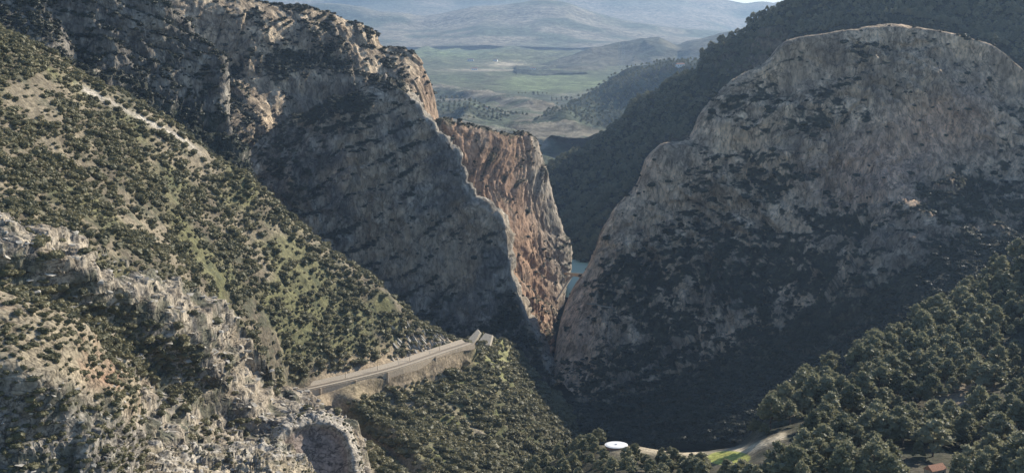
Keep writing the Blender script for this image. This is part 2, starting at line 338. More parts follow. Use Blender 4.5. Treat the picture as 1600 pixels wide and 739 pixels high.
G = rockify(G, 16, 85, 7.5, 22, 2.0, 5.5, strata=2.6, period=26, tilt=(-0.45, 0.1), seed=13, vstretch=0.4, mask=rimm)
px, py = proj(G)
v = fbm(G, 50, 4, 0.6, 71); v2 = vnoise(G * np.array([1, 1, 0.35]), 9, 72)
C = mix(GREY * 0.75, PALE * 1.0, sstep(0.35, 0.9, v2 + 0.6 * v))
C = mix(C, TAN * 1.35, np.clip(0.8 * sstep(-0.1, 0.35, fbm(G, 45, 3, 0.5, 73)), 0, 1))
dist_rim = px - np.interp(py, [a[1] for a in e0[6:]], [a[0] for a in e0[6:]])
C = mix(C, PALE * 1.0, (0.45 + 0.55 * sstep(0.35, 0.6, vnoise(G, 14, 79))) * sstep(-7, -1, dist_rim) * sstep(120, 150, py))  # sunlit rim strengthened by a paler colour painted along the edge
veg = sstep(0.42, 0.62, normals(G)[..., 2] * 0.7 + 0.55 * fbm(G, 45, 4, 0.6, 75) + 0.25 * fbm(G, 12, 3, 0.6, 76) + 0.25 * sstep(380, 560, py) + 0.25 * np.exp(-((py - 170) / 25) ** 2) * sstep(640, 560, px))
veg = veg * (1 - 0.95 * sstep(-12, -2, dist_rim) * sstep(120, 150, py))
C = mix(C, VEG * 1.1, veg * 0.9)
M2VEG = veg
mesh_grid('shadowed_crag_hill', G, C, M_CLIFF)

# --- high massif behind it, running up out of the frame at the left
m0 = [(-120,-190,1500),(60,-140,1550),(200,-90,1600),(300,-45,1640),(360,-12,1660),(395,2,1670),(430,12,1680),(480,15,1700),(530,28,1720),(570,40,1730),(588,50,1735),(597,68,1740),(618,72,1740),(642,80,1742),(660,100,1742),(672,124,1740),(680,160,1735),(686,200,1730)]
m1 = [(-120,-60,1400),(60,-30,1440),(200,0,1480),(290,20,1520),(345,35,1550),(385,45,1570),(420,52,1590),(470,58,1620),(520,66,1650),(560,76,1670),(580,84,1680),(592,94,1690),(610,100,1695),(632,110,1700),(648,130,1700),(658,155,1700),(665,180,1700),(672,215,1690)]
m2 = [(-120,40,1320),(60,60,1350),(200,90,1400),(280,110,1440),(335,110,1480),(370,115,1510),(405,118,1540),(455,122,1580),(510,126,1610),(550,130,1630),(572,134,1640),(586,140,1650),(602,148,1655),(620,160,1660),(634,180,1660),(644,200,1660),(652,225,1650),(660,250,1640)]
m3 = [(-120,150,1240),(60,160,1270),(200,190,1310),(270,205,1350),(320,205,1390),(355,200,1430),(390,195,1470),(440,195,1520),(495,195,1560),(535,195,1585),(558,198,1600),(575,205,1605),(590,215,1610),(605,230,1610),(618,245,1610),(628,260,1600),(636,280,1590),(645,300,1580)]
m4 = [(-120,300,1140),(60,300,1160),(190,310,1190),(260,330,1220),(310,340,1260),(345,340,1310),(380,335,1360),(430,330,1420),(485,330,1470),(525,330,1500),(548,335,1510),(565,340,1515),(580,350,1520),(595,360,1520),(608,370,1515),(618,380,1510),(628,390,1500),(640,400,1490)]
m1 = [(a[0], a[1], b[2] - 38) for a, b in zip(m1, m0)]; m2 = [(a[0], a[1], b[2] - 80) for a, b in zip(m2, m0)]
m3 = [(a, b, c + 70 * float(sstep(620, 520, a))) for a, b, c in m3]; m4 = [(a, b, c + 60 * float(sstep(560, 480, a))) for a, b, c in m4]
G = grid([back(m0, 300, 120), back(m0, 22, 3), m0, m1, m2, m3, m4], 400, 250)
G = rockify(G, 20, 100, 7.0, 25, 1.2, 6, mask=0.35 + 0.65 * sstep(2.0, 3.0, ROW[0]), strata=2.2, period=34, vstretch=0.38, tilt=(0.22, 0.0), seed=23)
px, py = proj(G)
v = fbm(G, 50, 4, 0.6, 81); v2 = vnoise(G * np.array([1, 1, 0.35]), 9, 82)
C = mix(GREY * 1.1, PALE * 1.4, sstep(0.3, 0.9, v2 + 0.6 * v)) * np.array([1.12, 0.99, 0.84])
C = mix(C, TAN, 0.5 * sstep(0.0, 0.4, fbm(G, 40, 3, 0.5, 83)))
C = mix(C, ORANGE * 1.0, 0.6 * sstep(640, 672, px) * sstep(70, 100, py))
ledge_shadow = np.exp(-((py - np.interp(px, [200, 330, 400, 500, 560], [175, 120, 92, 88, 80])) / 20) ** 2) * sstep(150, 330, px) * sstep(600, 520, px)  # shadow band along the ramp ledge, painted in through the scrub colour
veg = sstep(0.58, 0.78, normals(G)[..., 2] * 0.75 + 0.45 * fbm(G, 34, 4, 0.6, 85) + 0.35 * fbm(G, 11, 3, 0.6, 86) + 0.45 * ledge_shadow + 0.3 * sstep(170, 260, py))
M1VEG = veg
C = mix(C, VEG * 1.1, veg * 0.9)
mesh_grid('high_massif_hill', G, C, M_CLIFF)

# --- craggy rib that comes down in front of the massif, upper left
rb0 = [(-100,-140,1250),(60,-110,1260),(150,-70,1270),(205,-25,1280),(238,2,1285),(262,22,1290),(285,38,1300),(305,58,1300),(322,80,1300),(336,104,1298),(342,130,1295),(346,165,1285),(352,200,1275),(372,240,1260),(400,290,1240)]
rb1 = [(-100,-60,1200),(40,-40,1210),(110,-15,1220),(160,15,1230),(192,35,1235),(215,50,1240),(238,66,1248),(256,85,1250),(272,104,1250),(288,124,1250),(298,148,1248),(308,180,1240),(318,215,1230),(335,255,1215),(355,300,1195)]
rb2 = [(-100,10,1140),(30,25,1150),(90,45,1160),(130,70,1168),(160,88,1172),(180,102,1178),(200,118,1185),(218,135,1188),(235,152,1188),(250,170,1188),(262,190,1186),(275,218,1180),(288,250,1170),(302,285,1158),(320,325,1140)]
rb3 = [(-100,90,1060),(20,110,1065),(70,135,1070),(105,160,1075),(130,178,1080),(150,190,1085),(170,205,1090),(188,220,1092),(204,236,1093),(218,252,1093),(230,270,1092),(244,292,1088),(258,318,1080),(275,350,1070),(295,390,1055)]
rb1 = [(a, b, c + 26) for a, b, c in rb1]; rb2 = [(a, b, c + 56) for a, b, c in rb2]; rb3 = [(a, b, c + 80) for a, b, c in rb3]
G = grid([back(rb0, 160, 80), back(rb0, 18, 1), rb0, rb1, rb2, rb3], 260, 190)
G = rockify(G, 16, 60, 6.0, 17, 1.6, 5, vstretch=0.38, strata=2.0, period=14, tilt=(0.5, 0.1), seed=33)
px, py = proj(G)
v = fbm(G, 30, 4, 0.6, 91); v2 = vnoise(G * np.array([1, 1, 0.35]), 7, 92)
C = mix(GREY * 0.7, PALE * 0.85, sstep(0.3, 0.9, v2 + 0.6 * v))
veg = sstep(0.36, 0.66, normals(G)[..., 2] * 0.7 + 0.55 * fbm(G, 26, 4, 0.6, 95) + 0.5 * sstep(60, 130, py - (px - 100) * 0.35))
C = mix(C, VEG * 1.1, veg * 0.92)
mesh_grid('craggy_rib_hill', G, C, M_CLIFF)

# --- orange wall inside the gorge
g0 = [(655,200,1545),(683,196,1552),(715,201,1566),(750,206,1590),(785,212,1615),(815,215,1640),(832,222,1665),(842,240,1680),(850,262,1690),(858,290,1700),(866,325,1705),(874,358,1710),(884,385,1712),(889,410,1712),(888,432,1710),(882,452,1705),(878,480,1690)]
g1 = [(650,300,1535),(683,300,1538),(710,300,1548),(742,302,1568),(772,305,1592),(798,308,1612),(815,314,1635),(826,325,1650),(835,340,1660),(842,358,1668),(850,378,1675),(858,400,1680),(866,420,1682),(871,438,1682),(872,455,1680),(868,472,1670),(864,495,1655)]
g2 = [(650,420,1500),(690,415,1506),(718,410,1516),(745,410,1534),(770,412,1556),(792,416,1575),(806,422,1595),(816,430,1610),(824,440,1620),(831,450,1628),(838,462,1634),(846,474,1638),(854,488,1640),(860,500,1640),(862,510,1635),(861,522,1620),(860,538,1600)]
g3 = [(660,560,1450),(700,555,1456),(730,552,1464),(758,552,1476),(780,555,1490),(800,558,1502),(812,562,1510),(822,567,1520),(830,573,1525),(836,578,1528),(842,584,1528),(848,590,1525),(854,595,1520),(858,600,1512),(860,606,1500),(861,612,1485),(862,620,1460)]
G = grid([back(g0, 220, 60), back(g0, 30, -2), g0, g1, g2, g3], 280, 240)
G = rockify(G, 6, 60, 4.0, 17, 0.9, 5, strata=1.6, period=30, tilt=(0.75, 0.2), seed=43, vstretch=0.42)
px, py = proj(G)
v2 = vnoise(G * np.array([1, 1, 0.3]), 8, 102)
C = mix(ORANGE * 0.8, ORANGE * 1.2, v2)
gr = sstep(-30, 25, px - np.interp(py, [200, 260, 330, 420, 480], [835, 822, 835, 862, 868]))
C = mix(C, PALE * 0.85, np.clip(0.85 * gr + 0.35 * sstep(0.1, 0.4, fbm(G, 28, 3, 0.5, 103)), 0, 1))
veg = sstep(0.36, 0.62, normals(G)[..., 2] * 0.8 + 0.6 * fbm(G * np.array([1, 1, 1.8]) + np.stack([G[..., 2] * 0.5, 0 * G[..., 2], 0 * G[..., 2]], -1), 20, 4, 0.62, 105) + 0.12 * sstep(330, 230, py))
C = mix(C, VEG * 1.3, veg * 0.85)
mesh_grid('orange_gorge_cliff', G, C, M_ORANGE)

# --- wooded mountain behind the dome
h0 = [(700,330,2400),(780,300,2450),(862,268,2500),(900,248,2520),(950,216,2550),(985,190,2560),(1003,166,2560),(1020,150,2560),(1060,124,2550),(1090,104,2540),(1096,88,2540),(1150,60,2520),(1185,34,2500),(1225,3,2480),(1270,-30,2450),(1400,-90,2400),(1600,-130,2300),(1800,-140,2200)]
h1 = [(700,360,2250),(785,335,2330),(870,322,2360),(915,300,2350),(968,270,2370),(1005,245,2380),(1028,220,2380),(1048,205,2380),(1090,180,2370),(1125,160,2360),(1140,145,2350),(1190,120,2330),(1225,95,2310),(1265,68,2290),(1310,45,2260),(1430,10,2200),(1610,-10,2120),(1800,-10,2050)]
h2 = [(705,395,2060),(795,375,2130),(885,374,2140),(935,362,2100),(985,340,2110),(1025,318,2115),(1052,298,2115),(1075,280,2115),(1115,262,2110),(1150,245,2100),(1170,232,2095),(1215,212,2080),(1250,190,2065),(1290,168,2050),(1335,148,2030),(1450,118,1990),(1620,95,1930),(1800,90,1880)]
h3 = [(710,406,2000),(800,406,2000),(893,407,1995),(945,413,1950),(1000,412,1880),(1040,398,1880),(1070,385,1880),(1095,372,1880),(1135,355,1875),(1172,340,1870),(1195,328,1865),(1240,310,1855),(1275,290,1845),(1315,270,1835),(1360,250,1820),(1470,225,1790),(1630,200,1750),(1800,190,1720)]
G = grid([back(h0, 400, 160), back(h0, 30, 2), h0, h1, h2, h3], 330, 200)
G = rockify(G, 34, 190, 12, 50, 4.0, 13, strata=5, period=45, tilt=(-0.4, 0.1), seed=53, vstretch=0.7)
N53 = 0
px, py = proj(G)
v = fbm(G, 110, 4, 0.6, 111)
C = mix(VEG, VEG * 1.6, vnoise(G, 12, 112))
bare = np.exp(-(((px - 1090) / 70) ** 2 + ((py - 215) / 30) ** 2)) + np.exp(-(((px - 1170) / 60) ** 2 + ((py - 90) / 28) ** 2))
C = mix(C, TAN * 0.62, np.clip(sstep(0.15, 0.6, v * 0.8 + bare * 0.7) * 0.8, 0, 1))
mesh_grid('wooded_mountain', G, C, M_CLIFF)

# --- shrubby slope on the left, coming down to the railway
RZ = -252.0
def rail_D(py): return -RZ * F / (py - HORIZON)
s0 = [(-80,0,930),(0,48,950),(60,76,965),(95,98,975),(125,120,985),(200,162,1000),(280,209,1020),(330,246,1035),(400,291,1052),(450,336,1062),(500,376,1070),(560,426,1078),(610,466,1085),(650,501,1090),(685,522,1095),(712,540,1100),(748,532,1140)]
s1_ = [(-80,90,870),(0,120,880),(55,145,895),(90,165,905),(120,185,915),(185,225,935),(260,275,955),(305,310,970),(370,355,990),(420,395,1003),(468,430,1015),(525,470,1030),(575,500,1045),(615,522,1058),(655,535,1072),(690,545,1080),(735,540,1120)]
s2_ = [(-80,200,790),(0,220,800),(50,240,812),(85,258,822),(115,275,832),(170,308,850),(240,350,875),(285,380,892),(345,425,918),(395,460,938),(440,492,955),(495,520,980),(545,540,1005),(585,550,1025),(630,555,1048),(675,556,1062),(725,546,1105)]
s3_ = [(-80,320,700),(0,342,705),(48,350,715),(82,362,725),(112,372,735),(165,395,755),(230,420,785),(275,445,808),(325,480,840),(370,520,872),(410,560,900),(462,604,936),(515,592,968),(565,580,996),(618,568,1021),(668,556,1050),(715,546,1078)]
s4_ = [(-80,400,680),(0,420,685),(48,430,690),(82,440,700),(112,450,710),(160,470,730),(220,495,760),(260,520,780),(310,560,815),(350,600,850),(395,640,880),(456,632,930),(514,618,958),(565,606,984),(615,592,1009),(665,576,1038),(712,562,1066)]
G = grid([back(s0, 130, 110), back(s0, 30, 4), s0, s1_, s2_, s3_, s4_], 430, 270)
N = normals(G)
bottom_rows = sstep(5.6, 4.6, ROW[0])
d = (6 * (fbm(G, 90, 3, 0.5, 120)) + 2.2 * (ridged(G, 28, 3, 0.5, 121) - 0.45) + 0.7 * fbm(G, 6, 3, 0.6, 123)) * (0.15 + 0.85 * bottom_rows)
G = G + N * d[..., None]
px, py = proj(G)
v = fbm(G, 40, 4, 0.55, 131)
C = mix(SOIL * 0.45, SOIL * 0.92, sstep(-0.4, 0.4, v))
C = mix(C, GRASS * 0.85, 0.75 * sstep(0.0, 0.35, fbm(G, 55, 3, 0.5, 133) + 0.30 * sstep(380, 560, py)))
C = mix(C, VEG * 2.0, 0.55 * sstep(0.05, 0.4, fbm(G, 14, 4, 0.6, 134)))
scar = np.exp(-((py - np.interp(px, [115, 280, 330], [128, 212, 250]) - 3) / 5.5) ** 2) * sstep(112, 130, px) * sstep(335, 290, px)
C = mix(C, PALE * 1.25, np.clip(scar, 0, 1) * (0.6 + 0.4 * sstep(0.4, 0.5, vnoise(G, 25, 135))))
near_rail = sstep(34, 8, np.abs(py - np.interp(px, [462, 715], [606, 547]) + 10)) * sstep(470, 520, px) * sstep(760, 715, px)
C = mix(C, TAN * 1.15, near_rail * 0.8)
mesh_grid('shrubby_slope', G, C, M_SLOPE)

# --- spur below the railway, running down into the gorge bottom
def rail_pt(px, py, off, dz=0.0):
    P = W(px, py, rail_D(py)); P = P + np.array([0.79, -0.61, 0]) * off; P[2] = RZ + dz; return P
RL = [(440,627),(462,620),(490,613.5),(520,606.5),(545,600.5),(570,594),(595,587.5),(620,580),(645,571.5),(670,562.5),(692,554.5),(712,548),(732,541)]
def unpx(P):
    u, v = proj(P); return (float(u), float(v), float(P[1]))
def wall_h(j): return 3.9 + 1.9 * math.sin(j * 1.1 + 0.6) + 0.9 * math.sin(j * 2.7)
topr = [unpx(rail_pt(a, b, 6.9, -wall_h(i - 0.5) + 0.8)) for i, (a, b) in enumerate(RL)]
q0 = topr + [(762,530,1150),(790,532,1185),(812,552,1200),(835,590,1230),(870,615,1290)]
q1 = [(455,690,860),(480,680,880),(510,672,900),(535,662,920),(560,650,935),(585,640,955),(610,628,975),(635,618,995),(660,606,1015),(685,595,1035),(708,585,1055),(730,575,1075),(752,568,1095),(775,565,1120),(798,572,1145),(822,590,1165),(850,615,1195),(885,640,1240)]
q2 = [(490,730,820),(515,722,835),(540,715,850),(562,706,865),(590,698,880),(615,690,895),(640,680,915),(662,670,930),(685,660,950),(708,650,965),(728,640,985),(748,632,1000),(766,625,1020),(788,625,1045),(810,632,1070),(838,645,1100),(870,665,1130),(900,682,1170)]
q3 = [(540,800,750),(562,792,765),(588,785,775),(610,778,790),(635,770,805),(658,762,820),(680,754,835),(700,746,850),(720,738,865),(738,730,880),(755,722,900),(772,714,915),(788,708,935),(805,704,955),(825,706,985),(852,715,1010),(885,730,1040),(920,745,1070)]
q4 = [(600,900,680),(620,892,690),(640,884,700),(660,876,715),(682,868,730),(702,860,740),(722,850,755),(740,842,770),(758,832,785),(775,824,800),(790,815,815),(805,806,835),(820,800,850),(838,795,870),(858,795,890),(880,800,910),(910,812,935),(945,825,960)]
G = grid([q0, q1, q2, q3, q4], 380, 250)
N = normals(G)
fade = sstep(0, 0.6, ROW[0])
d = (9 * fbm(G, 80, 3, 0.5, 140) + 4.0 * (ridged(G, 34, 3, 0.5, 141) - 0.45) + 0.9 * fbm(G, 6, 3, 0.6, 143)) * fade
px, py = proj(G)
cut = px - np.interp(py, [610, 645, 690, 740], [520, 545, 590, 650])       # brown scarp running down under the line
d = d - 9 * np.exp(-((cut + 4) / 13) ** 2) * sstep(605, 640, py) + 5 * np.exp(-((cut - 22) / 12) ** 2) * sstep(605, 640, py)
G = G + N * d[..., None]
px, py = proj(G)
C = mix(GRASS * 0.9, SOIL * 1.0, sstep(-0.3, 0.3, fbm(G, 30, 4, 0.6, 151)))
C = mix(C, VEG * 1.6, 0.5 * sstep(-0.1, 0.4, fbm(G, 12, 4, 0.6, 152)))
C = mix(C, TAN * 0.75, 0.85 * np.exp(-((cut + 2) / 15) ** 2) * sstep(608, 640, py))
C = mix(C, GRASS * 1.45, 0.8 * np.exp(-(((px - 782) / 22) ** 2 + ((py - 560) / 34) ** 2)) + 0.6 * np.exp(-(((px - 690) / 34) ** 2 + ((py - 610) / 16) ** 2)))
C = mix(C, TAN * 1.1, 0.75 * sstep(26, 4, py - np.interp(px, [440, 732], [650, 565])) * sstep(750, 725, px))
C = mix(C, VEG * 1.3, 0.7 * sstep(790, 850, px + (py - 560) * 0.4))  # valley shadow put into the colour: darker past its edge on the spur
mesh_grid('railway_spur_hill', G, C, M_SLOPE)

# --- pale limestone outcrop, lower left
o0 = [(-80,336,706),(0,340,710),(60,352,722),(110,362,735),(160,385,752),(210,405,772),(262,425,795),(305,446,812),(345,472,830),(378,505,845),(402,540,856),(425,580,868),(452,606,880),(490,612,885),(525,634,872),(552,665,852),(568,705,830),(590,770,790)]
o1 = [(-80,372,672),(0,378,678),(50,388,688),(95,400,698),(140,418,712),(185,440,728),(225,462,742),(262,485,756),(295,512,770),(320,540,782),(345,575,795),(372,605,806),(400,628,816),(432,640,820),(470,646,816),(505,660,805),(530,700,790),(550,770,760)]
o2 = [(-80,415,668),(0,425,673),(45,440,682),(85,455,692),(125,478,706),(165,500,722),(200,525,735),(230,550,748),(260,578,762),(288,605,773),(315,632,783),(345,655,792),(378,668,798),(412,676,800),(445,684,798),(478,700,775),(505,735,765),(525,790,740)]
o3 = [(-80,470,640),(0,490,638),(40,505,642),(78,522,650),(115,545,660),(150,570,670),(182,596,682),(210,622,692),(238,645,702),(265,668,712),(292,688,722),(322,705,732),(352,716,740),(385,724,745),(415,732,745),(448,745,740),(480,775,730),(505,830,715)]
o4 = [(-80,560,590),(0,580,590),(38,595,594),(72,610,600),(105,630,610),(136,652,640),(164,675,662),(190,698,676),(215,718,686),(240,738,696),(265,755,706),(292,770,714),(320,780,720),(350,788,724),(380,796,726),(410,808,722),(440,835,680),(465,880,670)]
G = grid([back(o0, 60, 30), o0, o1, o2, o3, o4], 600, 340)
G = rockify(G, 9, 48, 1.5, 9, 0.35, 3.0, period=7.5, tilt=(0.16, -0.05), seed=63, vstretch=2.2, ter=0.9)
G = pavement(G, 3.5, 26, 9, 4, 64)
G = G + normals(G) * (0.45 * facets(G, (7.5, 7.0, 3.6), 66))[..., None]
px, py = proj(G)
v2 = vnoise(G, 4.5, 162); v = fbm(G, 22, 4, 0.6, 161)
C = mix(GREY * 0.8, PALE * 1.02 * np.array([1.05, 1.0, 0.92]), sstep(0.15, 0.65, v2 + 0.4 * v))
C = mix(C, TAN * 0.8, 0.5 * sstep(0.0, 0.4, fbm(G, 15, 3, 0.5, 163)))
veg = sstep(0.0, 0.35, fbm(G, 13, 4, 0.6, 165) + 0.4 * np.exp(-(((px - 90) / 130) ** 2 + ((py - 500) / 60) ** 2)))
C = mix(C, VEG * 1.8, veg * 0.7)
mesh_grid('limestone_outcrop', G, C, M_OUT)

# --- red-soiled knoll with a dark cliff foot, lower left corner
k0 = [(-80,440,560),(-20,450,563),(30,462,566),(80,482,570),(115,500,574),(140,520,577),(152,545,578),(178,570,580),(200,592,582),(212,620,582),(210,650,578),(206,690,570),(206,730,560),(206,800,545)]
k1 = [(-80,500,535),(-20,510,537),(25,520,540),(65,532,543),(95,545,546),(118,560,549),(135,578,551),(155,598,553),(172,618,554),(182,645,553),(182,672,549),(180,705,543),(178,745,535),(175,820,520)]
k2 = [(-80,555,512),(-20,565,513),(20,572,515),(52,582,518),(78,592,521),(98,605,524),(115,620,527),(130,640,530),(145,662,532),(152,685,531),(152,712,527),(150,745,520),(148,785,512),(145,850,500)]
k3 = [(-80,640,509),(-20,645,509),(18,652,511),(45,660,513),(68,670,515),(85,682,518),(100,695,521),(112,712,524),(122,735,518),(128,755,517),(128,780,513),(126,810,507),(124,845,500),(122,900,490)]
k4 = [(-80,760,498),(-20,765,498),(15,770,500),(40,776,502),(60,784,504),(76,794,507),(90,806,510),(100,820,512),(108,840,514),(114,860,514),(116,885,510),(116,915,480),(116,950,475),(116,1000,470)]
G = grid([back(k0, 60, 55), back(k0, 14, 3), k0, k1, k2, k3, k4], 300, 260)
px, py = proj(G)
soft = sstep(0.0, 55.0, py - np.interp(px, [-80, 0, 100, 150, 212], [520, 545, 570, 590, 625]))
G = rockify(G, 6, 34, 1.6, 8, 0.35, 2.8, period=6.0, tilt=(0.1, -0.1), seed=73, vstretch=1.5, ter=0.9, mask=0.25 + 0.75 * soft)
G = pavement(G, 2.5, 14, 6, 4, 74, soft)
px, py = proj(G)
v2 = vnoise(G, 4, 172)
C = mix(mix(GREY * 0.7, PALE, v2), mix(SOIL * 0.9, SOIL * 1.3, v2), 1 - soft)
C = mix(C, RED * 1.0, 0.85 * np.exp(-(((px - 165) / 28) ** 2 + ((py - 590) / 22) ** 2)) + 0.45 * (1 - soft) * sstep(0, 0.4, fbm(G, 14, 3, 0.5, 173)))
veg = sstep(0.05, 0.4, fbm(G, 11, 4, 0.6, 175)); C = mix(C, VEG * 1.6, veg * (0.45 + 0.2 * soft))
mesh_grid('red_soil_knoll', G, C, M_OUT)

# --- rock terrace along the bottom edge, and the smooth hollowed face right of it
t0 = [(170,742,590),(200,705,600),(240,690,610),(280,690,620),(320,694,630),(360,690,640),(400,682,650),(440,680,655),(462,695,655),(478,716,650),(490,740,645),(510,790,630)]
t1 = [(165,765,570),(200,725,580),(240,712,590),(280,712,598),(320,714,606),(360,712,614),(400,706,622),(435,706,626),(450,718,627),(460,735,623),(468,760,618),(480,810,605)]
t2 = [(160,800,550),(200,760,558),(240,748,564),(280,746,570),(320,746,576),(360,744,582),(400,742,588),(425,744,591),(438,752,592),(445,765,589),(450,790,585),(460,840,575)]
t3 = [(150,900,500),(200,860,505),(240,850,510),(280,848,514),(320,846,518),(360,846,522),(400,846,526),(420,850,528),(432,858,528),(438,870,526),(444,895,522),(450,940,515)]
G = grid([back(t0, 50, 30), t0, t1, t2, t3], 300, 130)
G = rockify(G, 4, 24, 2.4, 7, 0.5, 2.5, period=4.0, tilt=(0.05, -0.1), seed=83, vstretch=1.5, ter=0.9)
G = pavement(G, 2.0, 11, 4.5, 4, 84)
px, py = proj(G)
v2 = vnoise(G, 3.5, 182)
C = mix(SOIL * 1.0, PALE * 1.25, sstep(0.25, 0.7, v2 + 0.3 * fbm(G, 12, 3, 0.5, 183)))
C = mix(C, SOIL * 1.5, 0.8 * sstep(712, 735, py) * sstep(300, 360, px))
C = mix(C, VEG * 1.8, 0.6 * sstep(0.15, 0.45, fbm(G, 8, 4, 0.6, 185)))
mesh_grid('bottom_rock_terrace', G, C, M_OUT)

f0 = [(418,690,700),(436,668,712),(455,658,722),(480,652,730),(505,650,735),(530,658,735),(545,672,732),(555,695,726),(562,725,718),(568,760,708),(575,820,690)]
f1 = [(424,700,690),(441,676,702),(458,667,711),(481,661,719),(504,660,723),(526,667,723),(540,681,720),(549,702,714),(554,730,707),(558,764,697),(563,820,680)]
f2 = [(440,720,697),(455,700,706),(468,690,712),(486,684,718),(502,684,721),(518,690,721),(528,702,718),(535,720,713),(538,745,707),(540,772,698),(542,820,682)]
f3 = [(455,830,672),(465,828,676),(475,826,680),(488,825,683),(500,825,684),(510,826,684),(518,828,682),(524,832,679),(528,838,675),(530,845,670),(532,860,662)]
G = grid([back(f0, 70, 40), back(f0, 14, 2), f0, f1, f2, f3], 220, 150)
msk = np.interp(ROW[0][:, 0], [0, 2.6, 3.2, 3.7, 6], [1, 1, 0.8, 0.15, 0.12])[:, None]
G = rockify(G, 3, 18, 2.4, 6, 0.5, 2.5, seed=93, vstretch=0.6, mask=msk)
v2 = vnoise(G, 4, 192)
C = mix(PALE * 0.8, PALE * 1.2, v2)
flat = sstep(0.5, 0.2, msk) * np.ones(G.shape[:2])
C = mix(C, mix(np.array([0.30, 0.235, 0.19]), np.array([0.38, 0.305, 0.25]), fbm(G * np.array([1, 1, 0.3]), 6, 3, 0.5, 193) + 0.5), flat)
mesh_grid('hollowed_rock_face', G, C, M_OUT)

# --- pine slope, lower right
p0 = [(740,800,640),(800,765,650),(850,735,655),(900,712,655),(935,700,655),(963,697,652),(1000,699,650),(1040,704,648),(1080,708,645),(1115,706,640),(1160,698,640),(1185,675,650),(1220,650,660),(1290,606,672),(1370,556,684),(1440,508,696),(1500,474,705),(1560,436,712),(1600,408,718),(1680,352,725),(1760,300,730)]
p1 = [(750,830,600),(805,795,610),(855,765,615),(902,745,618),(936,732,618),(963,722,620),(1000,724,618),(1042,728,616),(1082,732,614),(1118,722,618),(1162,715,612),(1192,702,612),(1230,684,612),(1300,650,615),(1380,606,622),(1450,565,630),(1510,535,636),(1572,505,640),(1615,482,642),(1695,432,645),(1775,385,648)]
p2 = [(760,870,550),(812,840,555),(862,815,558),(906,798,560),(938,785,562),(965,775,563),(1002,770,564),(1044,768,564),(1084,764,563),(1120,755,562),(1165,745,560),(1200,738,556),(1242,726,552),(1312,700,550),(1392,665,552),(1464,632,556),(1525,606,560),(1588,585,562),(1635,565,562),(1715,525,562),(1795,480,562)]
p3 = [(770,940,480),(820,910,484),(868,886,488),(910,868,490),(942,855,490),(968,845,490),(1005,838,490),(1046,832,490),(1088,825,488),(1126,815,485),(1172,803,480),(1210,795,476),(1255,785,472),(1325,765,468),(1405,738,466),(1480,712,466),(1545,692,468),(1610,675,468),(1660,660,468),(1740,625,466),(1820,590,464)]
p4 = [(780,1050,400),(828,1020,404),(874,996,408),(915,978,408),(946,965,408),(972,955,408),(1008,948,406),(1050,940,404),(1092,932,402),(1132,920,398),(1182,905,394),(1222,895,388),(1270,885,384),(1345,868,380),(1425,845,376),(1500,822,375),(1570,802,375),(1640,785,375),(1695,770,375),(1780,740,374),(1860,705,372)]
def farther(r): return [(a, b, c * (1 + 0.27 * float(sstep(1180, 1620, a)))) for a, b, c in r]
p0, p1, p2, p3, p4 = [farther(r) for r in (p0, p1, p2, p3, p4)]
G = grid([back(p0, 200, 150), back(p0, 40, 12), p0, p1, p2, p3, p4], 330, 200)
N = normals(G)
d = 4.5 * fbm(G, 60, 3, 0.5, 200) + 0.5 * fbm(G, 5, 3, 0.6, 201)
px, py = proj(G)
flatm = np.clip(np.exp(-(((px - 963) / 40) ** 2 + ((py - 700) / 14) ** 2)) + np.exp(-(((px - 1140) / 60) ** 2 + ((py - 715) / 18) ** 2)), 0, 1)
d = d * (1 - flatm)
G = G + N * d[..., None]
px, py = proj(G)
C = mix(VEG * 1.3, SOIL * 0.4, vnoise(G, 7, 202))
scree = np.exp(-(((px - 1500 - (625 - py) * 0.9) / 28) ** 2 + ((py - 622) / 30) ** 2))
C = mix(C, TAN * 0.8, np.clip(scree * 1.2, 0, 0.9))
track = np.exp(-((py - np.interp(px, [1000, 1060, 1110, 1170, 1225], [699, 706, 713, 702, 680])) / 6) ** 2) * sstep(990, 1010, px) * sstep(1232, 1222, px)
C = mix(C, SOIL * 1.9, np.clip(track * 1.3, 0, 0.95)); C = mix(C, SOIL * 1.3, 0.8 * np.exp(-(((px - 990) / 40) ** 2 + ((py - 700) / 10) ** 2)))
gp = sstep(1.15, 0.85, ((px - 1138) / 34) ** 2 + ((py - 715) / 11) ** 2)
C = mix(C, np.array([0.42, 0.43, 0.11]), gp)
mesh_grid('pine_slope', G, C, M_SLOPE)

# --- ground: one sheet from under the camera to the horizon
DD = np.concatenate([np.linspace(-400, 2000, 25), np.geomspace(2100, 30000, 190)])
uu = np.linspace(-1, 1, 300); uu = np.sign(uu) * np.abs(uu) ** 1.25
X = uu[None, :] * (900 + DD[:, None] * 0.62); Yg = DD[:, None] * np.ones_like(X)
Zb = np.interp(DD, [-400, 1500, 1750, 2300, 3000, 5500, 8000, 12000, 30000], [-400, -400, -352, -350, -345, -318, -285, -240, -200])
G = np.stack([X, Yg, Zb[:, None] * np.ones_like(X)], -1)
flatQ = G * np.array([1, 1, 0])
amp = np.interp(DD, [2200, 2700, 3400, 4200, 5200, 5600, 8000, 9000, 30000], [0, 60, 100, 95, 40, 12, 16, 50, 70])[:, None]
rise = amp * (ridged(flatQ, 620, 5, 0.5, 211) * 1.5 - 0.45) + amp * 0.12 * fbm(flatQ, 90, 3, 0.6, 212)
G[..., 2] += rise
px, py = proj(G)
f1_ = fbm(flatQ, 500, 4, 0.55, 215); f2_ = vnoise(flatQ, 120, 216)
C = mix(VEG * 2.2, np.array([0.26, 0.235, 0.16]), sstep(0.4, 0.9, 0.55 * f2_ + 0.35 * vnoise(flatQ, 45, 219) + 0.3 * f1_))
